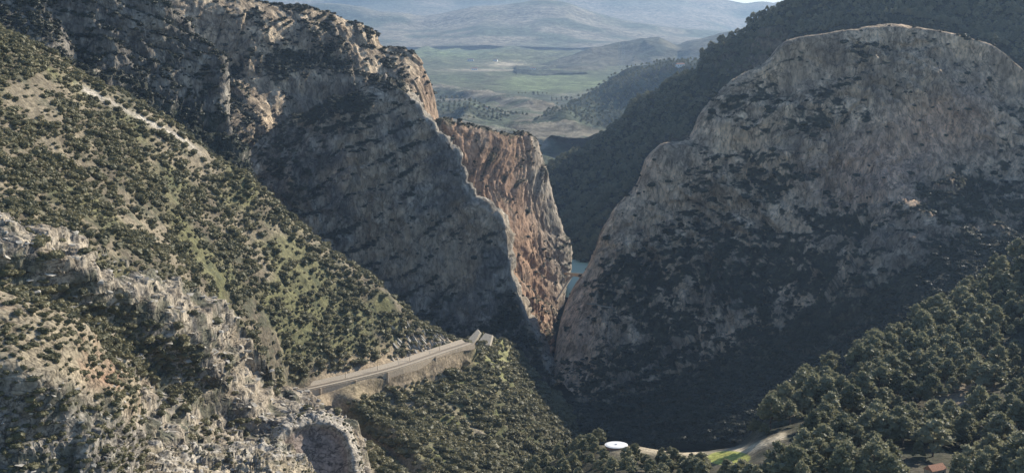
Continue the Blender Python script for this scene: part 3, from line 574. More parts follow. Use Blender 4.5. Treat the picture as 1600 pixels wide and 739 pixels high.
cell = vnoise(np.round(flatQ / np.array([260, 420, 1])) * 97.0, 50, 217)
fields = mix(np.array([0.13, 0.17, 0.06]), np.array([0.24, 0.22, 0.12]), cell)
C = mix(C, fields * 0.7, sstep(5600, 6400, Yg) * 0.8)
green = sstep(0.3, 0.6, np.exp(-(((px - 855) / 95) ** 2 + ((py - 130) / 17) ** 2)) + 0.3 * f1_)
C = mix(C, np.array([0.17, 0.205, 0.085]) * (0.8 + 0.4 * cell[..., None]), green * 0.9)
green2 = np.exp(-(((px - 690) / 70) ** 2 + ((py - 82) / 9) ** 2)); C = mix(C, np.array([0.17, 0.21, 0.09]), np.clip(green2, 0, 0.9))
pale = np.exp(-(((px - 790) / 30) ** 2 + ((py - 101) / 4) ** 2)) + np.exp(-(((px - 760) / 60) ** 2 + ((py - 110) / 1.6) ** 2)) + np.exp(-(((px - 700) / 30) ** 2 + ((py - 155) / 2.2) ** 2))
C = mix(C, np.array([0.5, 0.42, 0.3]), np.clip(pale * 0.9, 0, 0.9))
C = mix(C, VEG * 1.2, sstep(2500, 2300, Yg))
mesh_grid('ground', G, C, M_FAR)

# --- hills beyond the gorge, range by range
def hill(name, row, depth, base_py, nu, nv, amp, scale, cols, seed, veg=0.5):
    r0 = np.array(row, float)
    rows = []
    rows.append(back(row, depth * 1.2, abs(amp) * 4 + 60)); rows.append(row)
    for k in (0.33, 0.66, 1.0):
        rr = r0.copy(); rr[:, 1] = r0[:, 1] + (np.maximum(base_py, r0[:, 1] + 8) - r0[:, 1]) * k ** 1.0; rr[:, 2] = r0[:, 2] - depth * k
        rows.append(rr.tolist())
    G = grid(rows, nu, nv)
    N = normals(G)
    G = G + N * (amp * (ridged(G, scale, 5, 0.52, seed) - 0.45) * 1.6)[..., None]
    v = vnoise(G, scale / 6, seed + 7)
    C = mix(cols[0], cols[1], sstep(0.3, 0.75, v + 0.4 * fbm(G, scale, 3, 0.5, seed + 9)))
    return mesh_grid(name, G, C, M_FAR)
hc = (VEG * 2.5, np.array([0.24, 0.21, 0.15]))
hill('blue_spur_hill', [(640,300,3300),(760,262,3500),(830,205,4000),(860,176,4300),(900,155,4450),(935,138,4550),(970,118,4600),(1010,102,4600),(1080,90,4550),(1160,84,4500),(1300,60,4500)], 900, 262, 240, 90, 28, 420, (VEG * 1.2, VEG * 2.0), 221)
hm = (VEG * 1.5, np.array([0.12, 0.11, 0.07]))
hill('middle_range_hills', [(806,109,8500),(820,105,8600),(845,96,8700),(872,86,8800),(900,79,8800),(930,70,8900),(965,66,9000),(1000,64,9000),(1015,60,9000),(1030,56,9000),(1045,61,9000),(1060,68,9000),(1080,60,9000),(1100,58,9000),(1150,50,9000),(1230,44,9000),(1400,40,9000)], 1300, 120, 260, 70, 60, 900, hm, 231)
hill('low_knoll_hill', [(560,190,3500),(640,190,3600),(700,186,3700),(760,196,3700),(800,200,3650),(850,214,3500),(900,236,3400),(960,262,3300),(1100,300,3200)], 500, 275, 200, 60, 22, 300, hc, 241)
hill('left_foothills', [(400,112,6200),(560,116,6100),(640,122,6000),(690,128,5900),(735,140,5600),(780,150,5300),(830,160,5000),(880,176,4800),(960,205,4600),(1080,250,4400)], 1500, 205, 200, 80, 30, 500, hc, 251)
hill('far_range_mountains', [(300,20,14500),(420,14,14500),(520,8,14500),(600,22,14000),(660,28,14000),(720,18,14000),(790,10,14000),(850,2,14000),(890,8,14000),(930,22,14000),(980,36,14000),(1050,44,14000),(1150,48,14000),(1400,40,14000)], 2800, 72, 200, 70, 45, 1700, hc, 261)
hill('horizon_mountains', [(-400,-50,20000),(300,-40,20000),(500,-30,20000),(650,-36,20000),(800,-22,20000),(900,-34,20000),(1000,-22,20000),(1060,-8,20000),(1100,0,20000),(1130,5,20000),(1160,9,20000),(1190,3,20000),(1215,2,20000),(1280,-10,20000),(1700,-20,20000),(2100,-30,20000)], 4000, 60, 240, 60, 170, 3600, hc, 271)

# --- turquoise water beyond the bridge
me = bpy.data.meshes.new('river_water')
wp = [(-140, 1730), (330, 1730), (420, 2000), (300, 2400), (-160, 2400)]
me.from_pydata([(x, y, -344.0) for x, y in wp], [], [tuple(range(len(wp)))])
m, nt, b = nodes('turquoise_water'); b.inputs['Base Color'].default_value = (0.34, 0.41, 0.27, 1); b.inputs['Roughness'].default_value = 0.5
b.inputs['Specular IOR Level'].default_value = 0.15
no = nt.nodes.new('ShaderNodeTexNoise'); no.inputs['Scale'].default_value = 0.3; bp = nt.nodes.new('ShaderNodeBump'); bp.inputs['Strength'].default_value = 0.15
tc = nt.nodes.new('ShaderNodeTexCoord'); nt.links.new(tc.outputs['Object'], no.inputs['Vector'])
nt.links.new(no.outputs[0], bp.inputs['Height']); nt.links.new(bp.outputs[0], b.inputs['Normal'])
me.materials.append(m)
o = bpy.data.objects.new('river_water', me); COL.objects.link(o); o['kind'] = 'structure'

# ------------------------------------------------------------------ which points the camera can see
BW, BH = 400, 185
ZB = np.full(BW * BH, 1e9)
for nme, (G_, N_) in SURF.items():
    u, v = proj(G_); ok = (u >= 0) & (u < 1600) & (v >= 0) & (v < 740) & (G_[..., 1] > 10)
    ii = (v[ok] / 4).astype(int).clip(0, BH - 1) * BW + (u[ok] / 4).astype(int).clip(0, BW - 1)
    np.minimum.at(ZB, ii, G_[..., 1][ok])
ZB = ZB.reshape(BH, BW)
def visible(P, slack=1.02):
    u, v = proj(P)
    inn = (u >= -50) & (u < 1680) & (v >= -15) & (v < 765)
    a = (v / 4).astype(int).clip(0, BH - 1); b_ = (u / 4).astype(int).clip(0, BW - 1)
    return inn & ((P[..., 1] <= ZB[a, b_] * slack + 3) | (((u < -4) | (u > 1604)) & (P[..., 1] < 1000)))
def on(name, px, py):
    """the point of a built surface seen at photo pixel px, py"""
    G_, N_ = SURF[name]; u, v = proj(G_); d = (u - px) ** 2 + (v - py) ** 2 + (G_[..., 1] - G_[..., 1].min()) * 1e-3
    i = np.unravel_index(np.argmin(d), d.shape); return G_[i].copy(), N_[i].copy()
def scatter(name, n, ok, gap, seed, cellw=None):
    """random points on a surface, evenly by area, kept where ok(px, py, normal, P) and at least gap metres apart"""
    G_, N_ = SURF[name]; g = np.random.default_rng(seed)
    A = np.linalg.norm(np.cross(np.gradient(G_, axis=0), np.gradient(G_, axis=1)), axis=-1)
    vis = visible(G_)
    u, v = proj(G_); w = A * vis * ok(u, v, N_, G_); w = w.ravel()
    if w.sum() <= 0: return np.zeros((0, 3)), np.zeros((0, 3))
    c = np.cumsum(w); c /= c[-1]
    idx = np.searchsorted(c, g.random(n)); idx = np.unique(idx); g.shuffle(idx)
    P = G_.reshape(-1, 3)[idx]; Nn = N_.reshape(-1, 3)[idx]
    if gap > 0:
        keep = []; cells = {}
        for k, p in enumerate(P):
            key = (int(p[0] // gap), int(p[1] // gap), int(p[2] // gap)); bad = False
            for dx in (-1, 0, 1):
                for dy in (-1, 0, 1):
                    for dz in (-1, 0, 1):
                        for q in cells.get((key[0] + dx, key[1] + dy, key[2] + dz), ()):
                            if (q[0] - p[0]) ** 2 + (q[1] - p[1]) ** 2 + (q[2] - p[2]) ** 2 < gap * gap: bad = True
            if not bad: cells.setdefault(key, []).append(p); keep.append(k)
        P, Nn = P[keep], Nn[keep]
    return P, Nn
# ================================================================== THINGS
import bmesh
def tag(o, label, cat, group=None):
    o['label'] = label; o['category'] = cat
    if group: o['group'] = group
    return o
def empty(name, loc, label, cat, group=None, rz=0.0):
    o = bpy.data.objects.new(name, None); COL.objects.link(o); o.location = loc; o.rotation_euler = (0, 0, rz)
    o.empty_display_size = 1; return tag(o, label, cat, group)
def link(name, me, parent=None, loc=(0, 0, 0)):
    o = bpy.data.objects.new(name, me); COL.objects.link(o); o.location = loc
    if parent is not None: o.parent = parent
    return o
def bm_mesh(name, bm, mat, smooth=False):
    me = bpy.data.meshes.new(name); bm.normal_update(); bm.to_mesh(me); bm.free()
    me.materials.append(mat)
    if smooth: me.polygons.foreach_set('use_smooth', np.ones(len(me.polygons), bool))
    return me
def add_box(bm, c, size, rot=None, taper=1.0):
    vs = []
    for z in (-0.5, 0.5):
        k = taper if z > 0 else 1.0
        for x, y in ((-0.5, -0.5), (0.5, -0.5), (0.5, 0.5), (-0.5, 0.5)):
            p = Vector((x * size[0] * k, y * size[1] * k, z * size[2]))
            if rot is not None: p = rot @ p
            vs.append(bm.verts.new(p + Vector(c)))
    for f in ((3, 2, 1, 0), (4, 5, 6, 7), (0, 1, 5, 4), (1, 2, 6, 5), (2, 3, 7, 6), (3, 0, 4, 7)):
        bm.faces.new([vs[i] for i in f])
def add_tube(bm, a, b, r0, r1, n=6, cap=True):
    a = Vector(a); b = Vector(b); d = (b - a).normalized()
    u = d.orthogonal().normalized(); w = d.cross(u)
    A = [bm.verts.new(a + (u * math.cos(6.2832 * i / n) + w * math.sin(6.2832 * i / n)) * r0) for i in range(n)]
    B = [bm.verts.new(b + (u * math.cos(6.2832 * i / n) + w * math.sin(6.2832 * i / n)) * r1) for i in range(n)]
    for i in range(n): bm.faces.new([A[i], A[(i + 1) % n], B[(i + 1) % n], B[i]])
    if cap: bm.faces.new(B); bm.faces.new(A[::-1])
def add_beam(bm, a, b, w, h):
    a = Vector(a); b = Vector(b); d = b - a; L = d.length
    q = d.to_track_quat('X', 'Z').to_matrix()
    add_box(bm, (a + b) / 2, (L, w, h), q)
def prism(bm, pts, depth_vec):
    A = [bm.verts.new(Vector(p)) for p in pts]; B = [bm.verts.new(Vector(p) + Vector(depth_vec)) for p in pts]
    n = len(pts); bm.faces.new(A); bm.faces.new(B[::-1])
    for i in range(n): bm.faces.new([A[(i + 1) % n], A[i], B[i], B[(i + 1) % n]])

# ---------------- vegetation meshes
def lumps_mesh(name, lobes, mat, sub, tufts, seed, jag=0.22, tuft=0.16):
    """a crown of leaf clumps: lobed cores with many small leaf faces standing out of them"""
    g = np.random.default_rng(seed); bm = bmesh.new(); faces = []
    for (c, r, zs) in lobes:
        mt = Matrix.Translation(Vector(c)) @ Matrix.Diagonal(Vector((r, r, r * zs, 1)))
        res = bmesh.ops.create_icosphere(bm, subdivisions=sub, radius=1.0, matrix=mt)
        for v_ in res['verts']:
            d = v_.co - Vector(c); v_.co = Vector(c) + d * (1 + jag * (g.random() * 2 - 1))
        for k in range(tufts):
            n = Vector(g.normal(size=3)).normalized()
            if n.z < -0.5: n.z *= -1
            p = Vector(c) + Vector((n.x * r, n.y * r, n.z * r * zs)) * (0.92 + 0.28 * g.random())
            t = n.orthogonal().normalized(); t = (Matrix.Rotation(g.random() * 6.28, 3, n) @ t)
            L = r * tuft * (0.7 + 0.8 * g.random()) * 2; q = (n * 0.9 + t.cross(n) * (g.random() - 0.5)).normalized()
            vs = [bm.verts.new(p - t * L * 0.5), bm.verts.new(p + t * L * 0.5), bm.verts.new(p + t * L * 0.2 + q * L), bm.verts.new(p - t * L * 0.3 + q * L * 0.8)]
            bm.faces.new(vs)
    me = bm_mesh(name, bm, mat); return me
def shrub_mesh(k):
    g = random.Random(100 + k); lobes = [((0, 0, 0.25), 0.72, 0.75)]
    for i in range(4 + k % 3):
        a = g.random() * 6.28; rr = 0.35 + 0.3 * g.random()
        lobes.append(((math.cos(a) * rr, math.sin(a) * rr, 0.15 + 0.4 * g.random()), 0.36 + 0.2 * g.random(), 0.8))
    return lumps_mesh('shrub', lobes, M_SHRUB, 2, 26, 300 + k)
SHRUBS = [shrub_mesh(k) for k in range(6)]
def pine_meshes(k):
    """unit tree, one metre tall: crown mesh, and a trunk with its limbs"""
    g = random.Random(500 + k); lobes = []; limbs = []
    lean = (g.uniform(-0.06, 0.06), g.uniform(-0.06, 0.06))
    n = 11 + k % 5; conic = (k % 3 == 0)
    for i in range(n):
        t = (i + 0.5) / n; h = 0.34 + 0.58 * t
        w = (0.36 * (1 - t) + 0.07) if conic else 0.33 * math.sqrt(max(0.0, 1 - (t * 1.0 - 0.25) ** 2 * 1.5)) * (1 - 0.3 * t)
        a = i * 2.4 + g.random(); rr = w * (0.55 + 0.5 * g.random())
        p = (math.cos(a) * rr + lean[0] * h, math.sin(a) * rr + lean[1] * h, h + g.uniform(-0.04, 0.04))
        r = (0.105 + 0.05 * g.random()) * (1.15 - 0.45 * t)
        lobes.append((p, r, 0.72)); limbs.append(p)
    lobes.append(((lean[0], lean[1], 0.93), 0.075, 1.2))
    crown = lumps_mesh('pine_crown', lobes, M_PINE, 2, 34, 700 + k, jag=0.30, tuft=0.24)
    bm = bmesh.new(); pts = [Vector((lean[0] * z, lean[1] * z, z)) for z in (-0.15, 0.2, 0.5, 0.8, 0.93)]
    for a, b, r0, r1 in zip(pts, pts[1:], (0.030, 0.022, 0.016, 0.010), (0.022, 0.016, 0.010, 0.004)): add_tube(bm, a, b, r0, r1, 7)
    for p in limbs: 
        z = max(0.2, p[2] - 0.12); add_tube(bm, (lean[0] * z, lean[1] * z, z), p, 0.009, 0.004, 4)
    return crown, bm_mesh('pine_trunk', bm, M_BARK, True)
PINES = [pine_meshes(k) for k in range(7)]

# ---------------- point-instanced masses (only what is past counting)
def mass(name, pts, scales, protos, label, cat, seed=0, zs=0.8, jitter=0.25, mat=None):
    """one object: copies of the source meshes stand on its points (geometry nodes)"""
    if len(pts) == 0: return None
    g = np.random.default_rng(seed); n = len(pts)
    me = bpy.data.meshes.new(name); me.vertices.add(n); me.vertices.foreach_set('co', np.asarray(pts, np.float32).ravel())
    def att(nm, ty, key, arr):
        a = me.attributes.new(nm, ty, 'POINT'); a.data.foreach_set(key, np.asarray(arr).ravel())
    sc_ = np.stack([scales * g.uniform(1 - jitter, 1 + jitter, n), scales * g.uniform(1 - jitter, 1 + jitter, n), scales * zs * g.uniform(1 - jitter, 1 + jitter, n)], -1)
    att('scl', 'FLOAT_VECTOR', 'vector', sc_.astype(np.float32))
    rt = np.stack([g.uniform(-0.1, 0.1, n), g.uniform(-0.1, 0.1, n), g.uniform(0, 6.28, n)], -1)
    att('rot', 'FLOAT_VECTOR', 'vector', rt.astype(np.float32))
    att('kind_of', 'INT', 'value', g.integers(0, len(protos), n).astype(np.int32))
    o = bpy.data.objects.new(name, me); COL.objects.link(o)
    ng = bpy.data.node_groups.new(name, 'GeometryNodeTree')
    ng.interface.new_socket('Geometry', in_out='INPUT', socket_type='NodeSocketGeometry')
    ng.interface.new_socket('Geometry', in_out='OUTPUT', socket_type='NodeSocketGeometry')
    N = ng.nodes; L = ng.links; gi = N.new('NodeGroupInput'); go = N.new('NodeGroupOutput'); jn = N.new('GeometryNodeJoinGeometry')
    def attr(nm, ty):
        a = N.new('GeometryNodeInputNamedAttribute'); a.data_type = ty; a.inputs['Name'].default_value = nm; return a.outputs['Attribute']
    sa, ra, ka = attr('scl', 'FLOAT_VECTOR'), attr('rot', 'FLOAT_VECTOR'), attr('kind_of', 'INT')
    for k, po in enumerate(protos):
        cmp_ = N.new('FunctionNodeCompare'); cmp_.data_type = 'INT'; cmp_.operation = 'EQUAL'
        L.new(ka, cmp_.inputs[2]); cmp_.inputs[3].default_value = k
        oi = N.new('GeometryNodeObjectInfo'); oi.inputs['Object'].default_value = po; oi.transform_space = 'ORIGINAL'
        ip = N.new('GeometryNodeInstanceOnPoints')
        L.new(gi.outputs[0], ip.inputs['Points']); L.new(cmp_.outputs[0], ip.inputs['Selection'])
        L.new(oi.outputs['Geometry'], ip.inputs['Instance']); L.new(ra, ip.inputs['Rotation']); L.new(sa, ip.inputs['Scale'])
        L.new(ip.outputs[0], jn.inputs[0])
    out = jn.outputs[0]
    if mat is not None:
        sm = N.new('GeometryNodeSetMaterial'); sm.inputs['Material'].default_value = mat; L.new(out, sm.inputs['Geometry']); out = sm.outputs[0]
    L.new(out, go.inputs[0])
    md = o.modifiers.new('stand', 'NODES'); md.node_group = ng
    o['kind'] = 'stuff'; o['label'] = label; o['category'] = cat
    return o

# ---------------- where the shrubs stand
def ns(a, b): return lambda u, v, N, P: sstep(a, b, N[..., 2])
CL = {}
def shr(surf, n, ok, gap, rlo, rhi, seed):
    P, Nn = scatter(surf, n, ok, gap, seed); g = np.random.default_rng(seed + 1)
    CL[surf] = (P, rlo + (rhi - rlo) * g.random(len(P)) ** 1.7); return P
def slope_ok(u, v, N, P):
    bare = np.exp(-((v - np.interp(u, [115, 280, 330], [128, 212, 250]) - 3) / 7) ** 2) * (u > 110) * (u < 335)
    rail = (v > np.interp(u, [462, 715], [602, 545]) - 9) & (u > 455)
    crag = np.exp(-(((u - 655) / 40) ** 2 + ((v - 540) / 22) ** 2))
    m = 0.06 + sstep(-0.35, 0.15, fbm(P, 26, 3, 0.6, 301))
    return m * np.clip(1 - bare * 1.3, 0, 1) * (~rail) * (1 - 0.7 * crag) + 0.0
shr('shrubby_slope', 15000, slope_ok, 3.1, 1.1, 4.6, 41)
def spur_ok(u, v, N, P):
    cut = u - np.interp(v, [610, 645, 690, 740], [520, 545, 590, 650])
    below = v - np.interp(u, [440, 732], [640, 560])
    open_ = np.exp(-(((u - 782) / 16) ** 2 + ((v - 560) / 28) ** 2)) + np.exp(-(((u - 690) / 26) ** 2 + ((v - 612) / 10) ** 2))
    return np.clip(1 - 1.3 * np.exp(-((cut + 2) / 11) ** 2), 0.02, 1) * np.maximum(sstep(10, 22, below), u > 745) * np.clip(1 - open_ * 0.95, 0, 1) * sstep(-0.6, 0.1, fbm(P, 35, 3, 0.6, 302))
shr('railway_spur_hill', 6000, spur_ok, 4.0, 2.0, 5.6, 43)
def out_ok(u, v, N, P):
    gully = np.exp(-(((v - np.interp(u, [0, 60, 150, 250, 300], [455, 480, 515, 560, 585])) / 26) ** 2)) * sstep(330, 270, u)
    return sstep(0.15, 0.5, fbm(P, 16, 4, 0.6, 165)) * 0.5 * sstep(0.2, 0.6, N[..., 2]) + gully * 3.5
shr('limestone_outcrop', 3800, out_ok, 2.9, 1.3, 4.4, 45)
def knoll_ok(u, v, N, P):
    red = np.exp(-(((u - 165) / 24) ** 2 + ((v - 595) / 18) ** 2))
    return (sstep(0.3, 0.8, N[..., 2]) * sstep(-0.35, 0.2, fbm(P, 18, 3, 0.6, 303)) + 0.25) * (1 - 0.9 * red)
shr('red_soil_knoll', 1500, knoll_ok, 2.4, 0.9, 2.6, 47)
shr('bottom_rock_terrace', 500, lambda u, v, N, P: sstep(0.1, 0.5, fbm(P, 9, 3, 0.6, 304)) + 0.03, 2.6, 0.6, 1.5, 49)
shr('hollowed_rock_face', 160, lambda u, v, N, P: (ROWS_OF['hollowed_rock_face'] < 2.9) * 1.0, 3.0, 0.6, 1.4, 51)
allp = []; 
for nm, (P, r) in CL.items():
    for i in range(len(P)): allp.append((r[i] / P[i][1], nm, i))
allp.sort(key=lambda t: -t[0])
def zone_slope(u, v):
    if v < np.interp(u, [0, 120, 280, 450, 650], [48, 118, 209, 336, 501]) + 26: return 'on the skyline crest of the left slope'
    if v > np.interp(u, [0, 300, 470, 715], [300, 430, 560, 520]) - 0: return 'just above the pale outcrop' if u < 470 else 'close above the railway'
    if abs(v - np.interp(u, [115, 335], [128, 252])) < 45 and 100 < u < 345: return 'beside the long pale scar'
    return ('high on the left slope below the crest' if u < 160 else ('in the middle of the sunlit left slope' if u < 300 else 'on the greener slope above the railway'))
def zone_spur(u, v):
    if v < np.interp(u, [440, 732], [665, 585]): return 'right below the railway wall'
    if u > 735: return 'on the green nose of the spur'
    return 'low on the spur beside the brown scarp' if u < 640 else 'in the thick scrub low on the spur'
def zone_out(u, v): return 'in the shaded gully above the knoll' if u < 290 and v < 590 else 'among the pale slabs of the limestone outcrop'
def zone_knoll(u, v):
    if v < 520: return 'along the top of the red soil knoll'
    return 'in the lower left corner' if v > 620 else 'on the open middle of the red soil knoll'
def zone_pine(u, v):
    if u < 1000: return 'left of or round the white water tank'
    if u < 1180: return 'by the yellow green grass patch'
    crest = np.interp(u, [1185, 1290, 1440, 1600], [675, 606, 508, 408])
    if v < crest + 45: return 'on the wooded skyline, ' + ('low left end' if u < 1290 else ('half way up' if u < 1430 else 'high right end'))
    if 1440 < u < 1560 and v < 690: return 'around the pale scree patch'
    return 'near the bottom edge beside hut and white pipe' if v > 690 and 1360 < u < 1500 else ('in the bottom right corner' if v > 650 and u >= 1500 else ('high on the pine slope, ' + ('left of the scree' if u < 1440 else 'above the scree') if v < 600 else 'low on the pine slope, ' + ('behind the grass patch' if u < 1300 else 'above the small hut')))
def label_zone(items, noun, zone, adj):
    """items: (object, u, v, size). Extremes of a zone get a label of their own, the rest share one by size"""
    Z = {}
    for it in items: Z.setdefault(zone(it[1], it[2]), []).append(it)
    for z, L in Z.items():
        used = set()
        for word, key in (('largest', lambda t: -t[3]), ('leftmost', lambda t: t[1]), ('rightmost', lambda t: -t[1]), ('topmost', lambda t: t[2]), ('lowest', lambda t: -t[2]), ('smallest', lambda t: t[3])):
            c = sorted(range(len(L)), key=lambda i: key(L[i]))[0]
            if c not in used and len(L) > len(used) + 1: used.add(c); L[c][0]['label'] = word + ' ' + noun + ' ' + z
        q1_, q2_ = np.quantile([t[3] for t in L], (0.33, 0.67)); mu = np.median([t[1] for t in L])
        for i, t in enumerate(L):
            if i not in used: t[0]['label'] = (adj[0] if t[3] > q2_ else (adj[1] if t[3] < q1_ else 'middling')) + ' ' + noun + ' ' + z + (', left half' if t[1] < mu else ', right half')
# keep a share for every hillside, largest first
big = allp[:290]; chosen = {}
for _, nm, i in big: chosen.setdefault(nm, set()).add(i)
SH_LABEL = {'shrubby_slope': ('dark green rounded shrub on the open sunlit slope above the railway', 'shrubs over the sunlit left slope'),
 'railway_spur_hill': ('bushy dark green shrub on the spur below the railway wall', 'shrubs on the spur below the railway'),
 'limestone_outcrop': ('round dark shrub rooted in the pale limestone outcrop at left', 'shrubs among the pale limestone'),
 'red_soil_knoll': ('olive green shrub on the reddish soil knoll at lower left', 'shrubs on the red soil knoll'),
 'bottom_rock_terrace': ('small round bush on the pale rock terrace along the bottom edge', 'bushes on the bottom terrace'),
 'hollowed_rock_face': ('small bush on the pale rim above the smooth hollowed rock face', 'bushes above the hollowed face')}
SHRUB_OBJ = {}; LZ = {}
count = 0
for nm, (P, r) in CL.items():
    lab, grp = SH_LABEL[nm]
    for i in sorted(chosen.get(nm, ())):
        k = count % 6; count += 1
        o = bpy.data.objects.new('shrub', SHRUBS[k]); COL.objects.link(o)
        o.location = P[i] - np.array([0, 0, r[i] * 0.1]); s_ = r[i]
        o.scale = (s_ * rnd.uniform(0.85, 1.2), s_ * rnd.uniform(0.85, 1.2), s_ * rnd.uniform(0.7, 1.0)); o.rotation_euler = (0, 0, rnd.random() * 6.28)
        tag(o, lab, 'shrub', grp); SHRUB_OBJ.setdefault(k, o)
        uu_, vv_ = proj(P[i]); LZ.setdefault(nm, []).append((o, float(uu_), float(vv_), r[i] / P[i][1]))
PROTO = [SHRUB_OBJ[k] for k in range(6)]
for nm, zf, no_ in (('shrubby_slope', zone_slope, 'dark green shrub'), ('railway_spur_hill', zone_spur, 'bushy green shrub'), ('limestone_outcrop', zone_out, 'round dark shrub'), ('red_soil_knoll', zone_knoll, 'olive green shrub')):
    if nm in LZ: label_zone(LZ[nm], no_, zf, ('broad', 'compact'))
for nm, (P, r) in CL.items():
    rest = [i for i in range(len(P)) if i not in chosen.get(nm, ())]
    mass('shrub_cover', P[rest] - np.array([0, 0, 0.2]), r[rest], PROTO, 'low scattered shrubs and scrub, ' + SH_LABEL[nm][1].split(' ', 1)[1], 'scrub', 60 + len(nm))
# scrub clinging to the big shaded cliffs
def cliff_scrub(surf, n, ok, lo, hi, seed, label):
    P, Nn = scatter(surf, n, ok, 2.5, seed); g = np.random.default_rng(seed)
    mass('cliff_scrub', P, lo + (hi - lo) * g.random(len(P)) ** 2, PROTO, label, 'scrub', seed, mat=M_EVER_SHADE)
cliff_scrub('rock_dome_hill', 9000, lambda u, v, N, P: DOMEVEG ** 1.5 + 0.02 + 0.5 * (v > 560), 1.2, 4.2, 71, 'dark scrub on the ledges and foot of the rocky dome')
cliff_scrub('shadowed_crag_hill', 2600, lambda u, v, N, P: M2VEG ** 1.5 + 0.01, 1.2, 3.8, 72, 'dark scrub on the shadowed crag')
cliff_scrub('high_massif_hill', 2600, lambda u, v, N, P: M1VEG ** 1.5 + 0.02, 1.2, 4.0, 73, 'dark scrub on the ledges of the high massif')
cliff_scrub('craggy_rib_hill', 1600, lambda u, v, N, P: sstep(0.3, 0.7, N[..., 2]) + 0.1 * (v > 90), 1.2, 4.0, 74, 'dark scrub under the craggy rib')
cliff_scrub('orange_gorge_cliff', 500, lambda u, v, N, P: sstep(0.35, 0.75, N[..., 2]) + 0.01, 1.0, 3.0, 75, 'small bushes on ledges of the orange gorge wall')

# ---------------- pines
def pine_ok(u, v, N, P):
    tank = 1.0 * (((u - 972) / 40) ** 2 + ((v - 705) / 19) ** 2 < 1)
    grs = 1.0 * (((u - 1164) / 84) ** 2 + ((v - 714) / 33) ** 2 < 1)
    trk = np.exp(-((v - np.interp(u, [1000, 1060, 1110, 1170, 1225], [699, 706, 713, 702, 680])) / 13) ** 2) * (u > 995) * (u < 1235)
    scree = np.exp(-(((u - 1500 - (625 - v) * 0.9) / 36) ** 2 + ((v - 632) / 36) ** 2))
    hut = np.exp(-(((u - 1445) / 55) ** 2 + ((v - 745) / 22) ** 2))
    return np.clip(1 - 1.6 * tank, 0, 1) * np.clip(1 - 1.6 * grs, 0, 1) * np.clip(1 - 1.2 * trk, 0, 1) * np.clip(1 - 1.3 * scree, 0, 1) * np.clip(1 - 1.6 * hut, 0, 1)
P, Nn = scatter('pine_slope', 4500, pine_ok, 6.4, 81)
uu0, vv0 = proj(P); kp = (uu0 < 1200) | (np.random.default_rng(3).random(len(P)) < 0.3 + 0.75 * sstep(0.3, 0.6, vnoise(P, 38, 401))); P, Nn = P[kp], Nn[kp]
g = np.random.default_rng(82)
H = 6.5 + 10.5 * g.random(len(P)) ** 1.3; u, v = proj(P)
H = H * np.where(u < 1200, 0.58, 1.0) 
order = np.argsort(-H / P[:, 1]); nbig = min(280, len(P))
PINE_OBJ = {}; PZ = []
for c, i in enumerate(order[:nbig]):
    k = c % 7; crown, trunk = PINES[k]
    on_r = u[i] > 1180
    if on_r: lab, grp = 'grey green pine with tufted crown on the steep slope at lower right', 'pines on the lower right slope'
    else: lab, grp = 'small bushy pine along the low wooded ridge round the white tank', 'small pines on the low ridge'
    t = empty('pine_tree', P[i] - np.array([0, 0, 0.3]), lab, 'tree', grp, rnd.random() * 6.28)
    wd = H[i] * (1.0 if on_r else 1.25) * rnd.uniform(0.9, 1.15); t.scale = (wd, wd, H[i])
    a = link('crown', crown, t); b = link('trunk', trunk, t); PINE_OBJ.setdefault(k, a)
    PZ.append((t, float(u[i]), float(v[i]) - 12, H[i] / P[i][1]))
label_zone(PZ, 'grey green pine', zone_pine, ('tall', 'shorter'))
rest = order[nbig:]
mass('pine_cover', P[rest], H[rest], [PINE_OBJ[k] for k in range(7)], 'smaller pines filling the wooded slope', 'trees', 84, zs=1.0, jitter=0.12)
def far_trees(surf, n, ok, lo, hi, gap, seed, label):
    P_, N_ = scatter(surf, n, ok, gap, seed); g_ = np.random.default_rng(seed)
    mass('distant_tree_cover', P_, lo + (hi - lo) * g_.random(len(P_)), [PINE_OBJ[k] for k in range(7)], label, 'trees', seed, zs=0.9)
far_trees('wooded_mountain', 9000, lambda u, v, N, P: sstep(0.15, 0.6, N[..., 2]) + 0.05 + 1.0 * ((u > 1380) & (v < 75)), 7, 14, 6, 85, 'trees covering the mountain behind the dome')
far_trees('ground', 9000, lambda u, v, N, P: sstep(0.45, 0.6, vnoise(P * np.array([1, 1, 0]), 160, 218)) * (P[..., 1] < 6000) * (P[..., 1] > 2300), 7, 15, 10, 86, 'trees and groves dotted over the distant valley')
far_trees('blue_spur_hill', 2500, lambda u, v, N, P: np.ones(P.shape[:2]), 7, 14, 14, 87, 'trees on the blue shaded spur')

